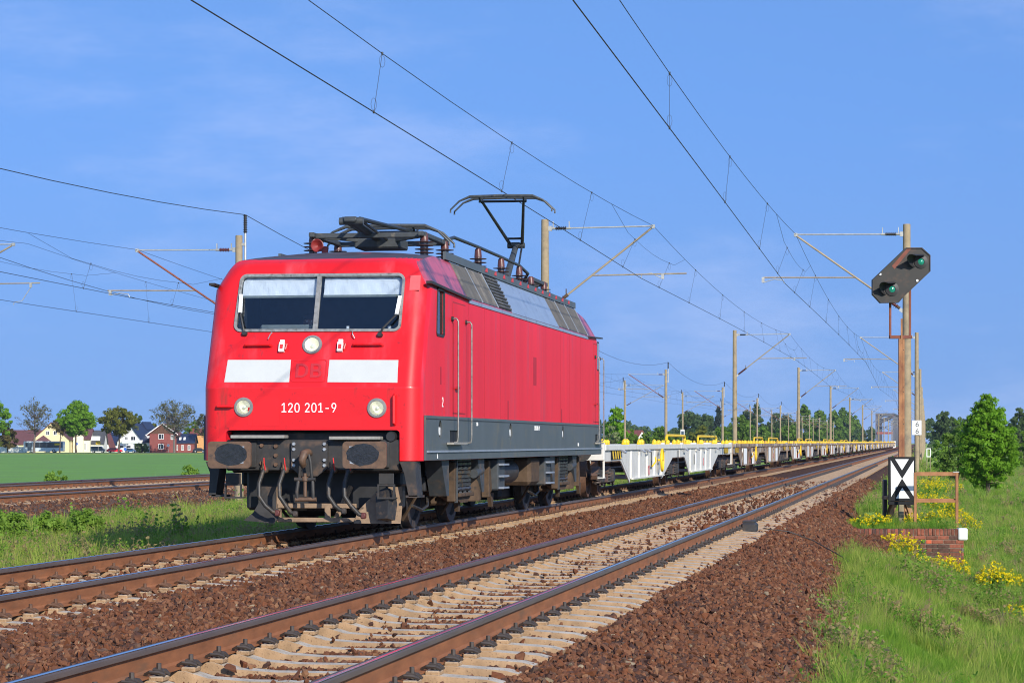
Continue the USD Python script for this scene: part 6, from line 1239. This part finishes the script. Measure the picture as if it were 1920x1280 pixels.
grass = [verge(11000, -1.6, 1.6, 14, 30, .42, PR, keep=offw), verge(13000, -1.9, 3.0, 30, 54, .48, PR, keep=offw), verge(14000, -2.2, 6.5, 54, 120, .62, PR, keep=offw), verge(5200, -2.4, 14, 120, 260, 1.0, PR, keep=edge)]
px_ = verge(420, -1.9, .6, 54.9, 58.5, .42, [.25, .25, .2, .1, .05, .1, .05], lambda x, y: 0 * x - .70); grass.append(px_)
P = np.vstack([g[0] for g in grass]); I = np.concatenate([g[1] for g in grass]); S = np.concatenate([g[2] for g in grass])
scatter('verge_grass', G_P, P, I, rand_quats(rg, len(P), .2), S[:, None] * np.ones(3), 'grass and weeds covering the right hand verge and embankment slope', 'grass')
strip = [verge(13000, -19.9, -9.9, 28, 62, .55, [.12, .12, .24, .21, .17, .07, .03, .02, .008], patch=2.2, seed=3), verge(12000, -19.9, -10.0, 62, 130, .66, [.12, .12, .24, .22, .2, .07, .03], patch=2.2, seed=3), verge(4500, -36, -32.6, 55, 170, .7, [.3, .2, .2, .2, .1, .0, .0], patch=3, seed=4)]
P = np.vstack([g[0] for g in strip]); I = np.concatenate([g[1] for g in strip]); S = np.concatenate([g[2] for g in strip])
scatter('strip_grass', G_P, P, I, rand_quats(rg, len(P), .2), S[:, None] * np.ones(3), 'tall grass on the strip between the train and the rusty tracks', 'grass')

# yellow flowering plants
def rape(label, x, y, z, w, h, n, seed, group=None):
    r = np.random.default_rng(seed); t = thing('flowering_plant', label, 'wildflowers', (x, y, z), 0, group=group); st, fl, lv = MB(), [], []
    for k in range(n):
        a = r.uniform(0, 2 * PI); q = w / 2 * math.sqrt(r.random()); b = np.array([q * math.cos(a) * 1.2, q * math.sin(a) * .7, 0]); hh = h * r.uniform(.55, 1.1) * (1.1 - .5 * (q / (w / 2)) ** 2); e = b + [r.normal(0, .06), r.normal(0, .06), hh]
        st.tube([b, (b + e) / 2 + r.normal(0, .015, 3), e], [.006, .005, .003], 3, False)
        for c in range(r.integers(2, 5)): fl.append(e + r.normal(0, .035, 3) + [0, 0, -.05 * c]); 
        for c in range(4): lv.append(b + (e - b) * r.uniform(.1, .7) + r.normal(0, .03, 3))
    obj('stems', st, 'grass_light', t, True); v, f = leaf_cloud(r, np.array(fl), np.full(len(fl), .034), 9, .030, up=.4); obj('flowers', (v, f), 'rape_yellow', t, False)
    v, f = leaf_cloud(r, np.array(lv), np.full(len(lv), .02), 1, .085); obj('leaves', (v, f), 'herb_leaf', t, False); return t
def ground_at(px, Y): x, y = far(px, Y); return x, y, float(ground_z(np.array([x]), np.array([y]))[0])
FL = [('tallest yellow flower clump in front of the brick wall', 1680, 50.5, .85, .62, 60), ('small yellow flower clump right of the tallest clump', 1722, 50.5, .6, .42, 30), ('yellow flower clump below the middle of the brick wall', 1752, 50, .65, .50, 36), ('yellow flowers at the right end of the brick wall', 1790, 50, .55, .50, 32), ('lone yellow flower clump right of the brick wall', 1862, 47, .62, .52, 36), ('few yellow flowers near the right edge of the picture', 1908, 46, .35, .40, 14), ('small yellow flower tuft low at the right edge', 1902, 38, .3, .3, 10)]
for k, (lab, px, Y, w, h, n) in enumerate(FL): x, y, z = ground_at(px, Y); rape(lab, x, y, z, w, h, int(n * 1.7), 200 + k)
for k, (lab, px, Y, w, h, n) in enumerate([('yellow flowers on the platform left of the chevron board', 1630, 55.6, .75, .30, 46), ('yellow flowers at the foot of the chevron board', 1716, 55.9, .40, .30, 18), ('yellow flowers under the iron railing', 1752, 56.6, .35, .34, 16)]): x, y = far(px, Y); rape(lab, x, y, -.70, w, h, int(n * 1.5), 220 + k)
for k, (lab, px, Y, w, h, n) in enumerate([('yellow flower patch seen through the iron railing', 1742, 84, 1.7, .55, 90), ('yellow flower patch behind the railing post', 1775, 80, 1.3, .5, 60), ('yellow flowers on the slope right of the railing', 1806, 76, 1.0, .45, 40), ('far yellow flower patch left of the bushes', 1756, 125, 2.2, .6, 90), ('yellow flower patch by the masts behind the board', 1728, 105, 1.8, .6, 70)]): x, y, z = ground_at(px, Y); rape(lab, x, y, z, w, h * 1.2, int(n * 1.6), 240 + k)
# ---------------------------------------------------------------- thin air haze round the whole scene
MATS['haze_air'] = usdkit.material(stage, '/World/Looks/haze_air', {'v': ('principled_volume', {'color': (.80, .88, 1.0), 'density': .00005, 'anisotropy': .2})}, [], volume='v.volume')
obj('haze', MB().box(-6600, 6600, -300, 6600, -2.9, 26.0), 'haze_air', None, False, kind='stuff')
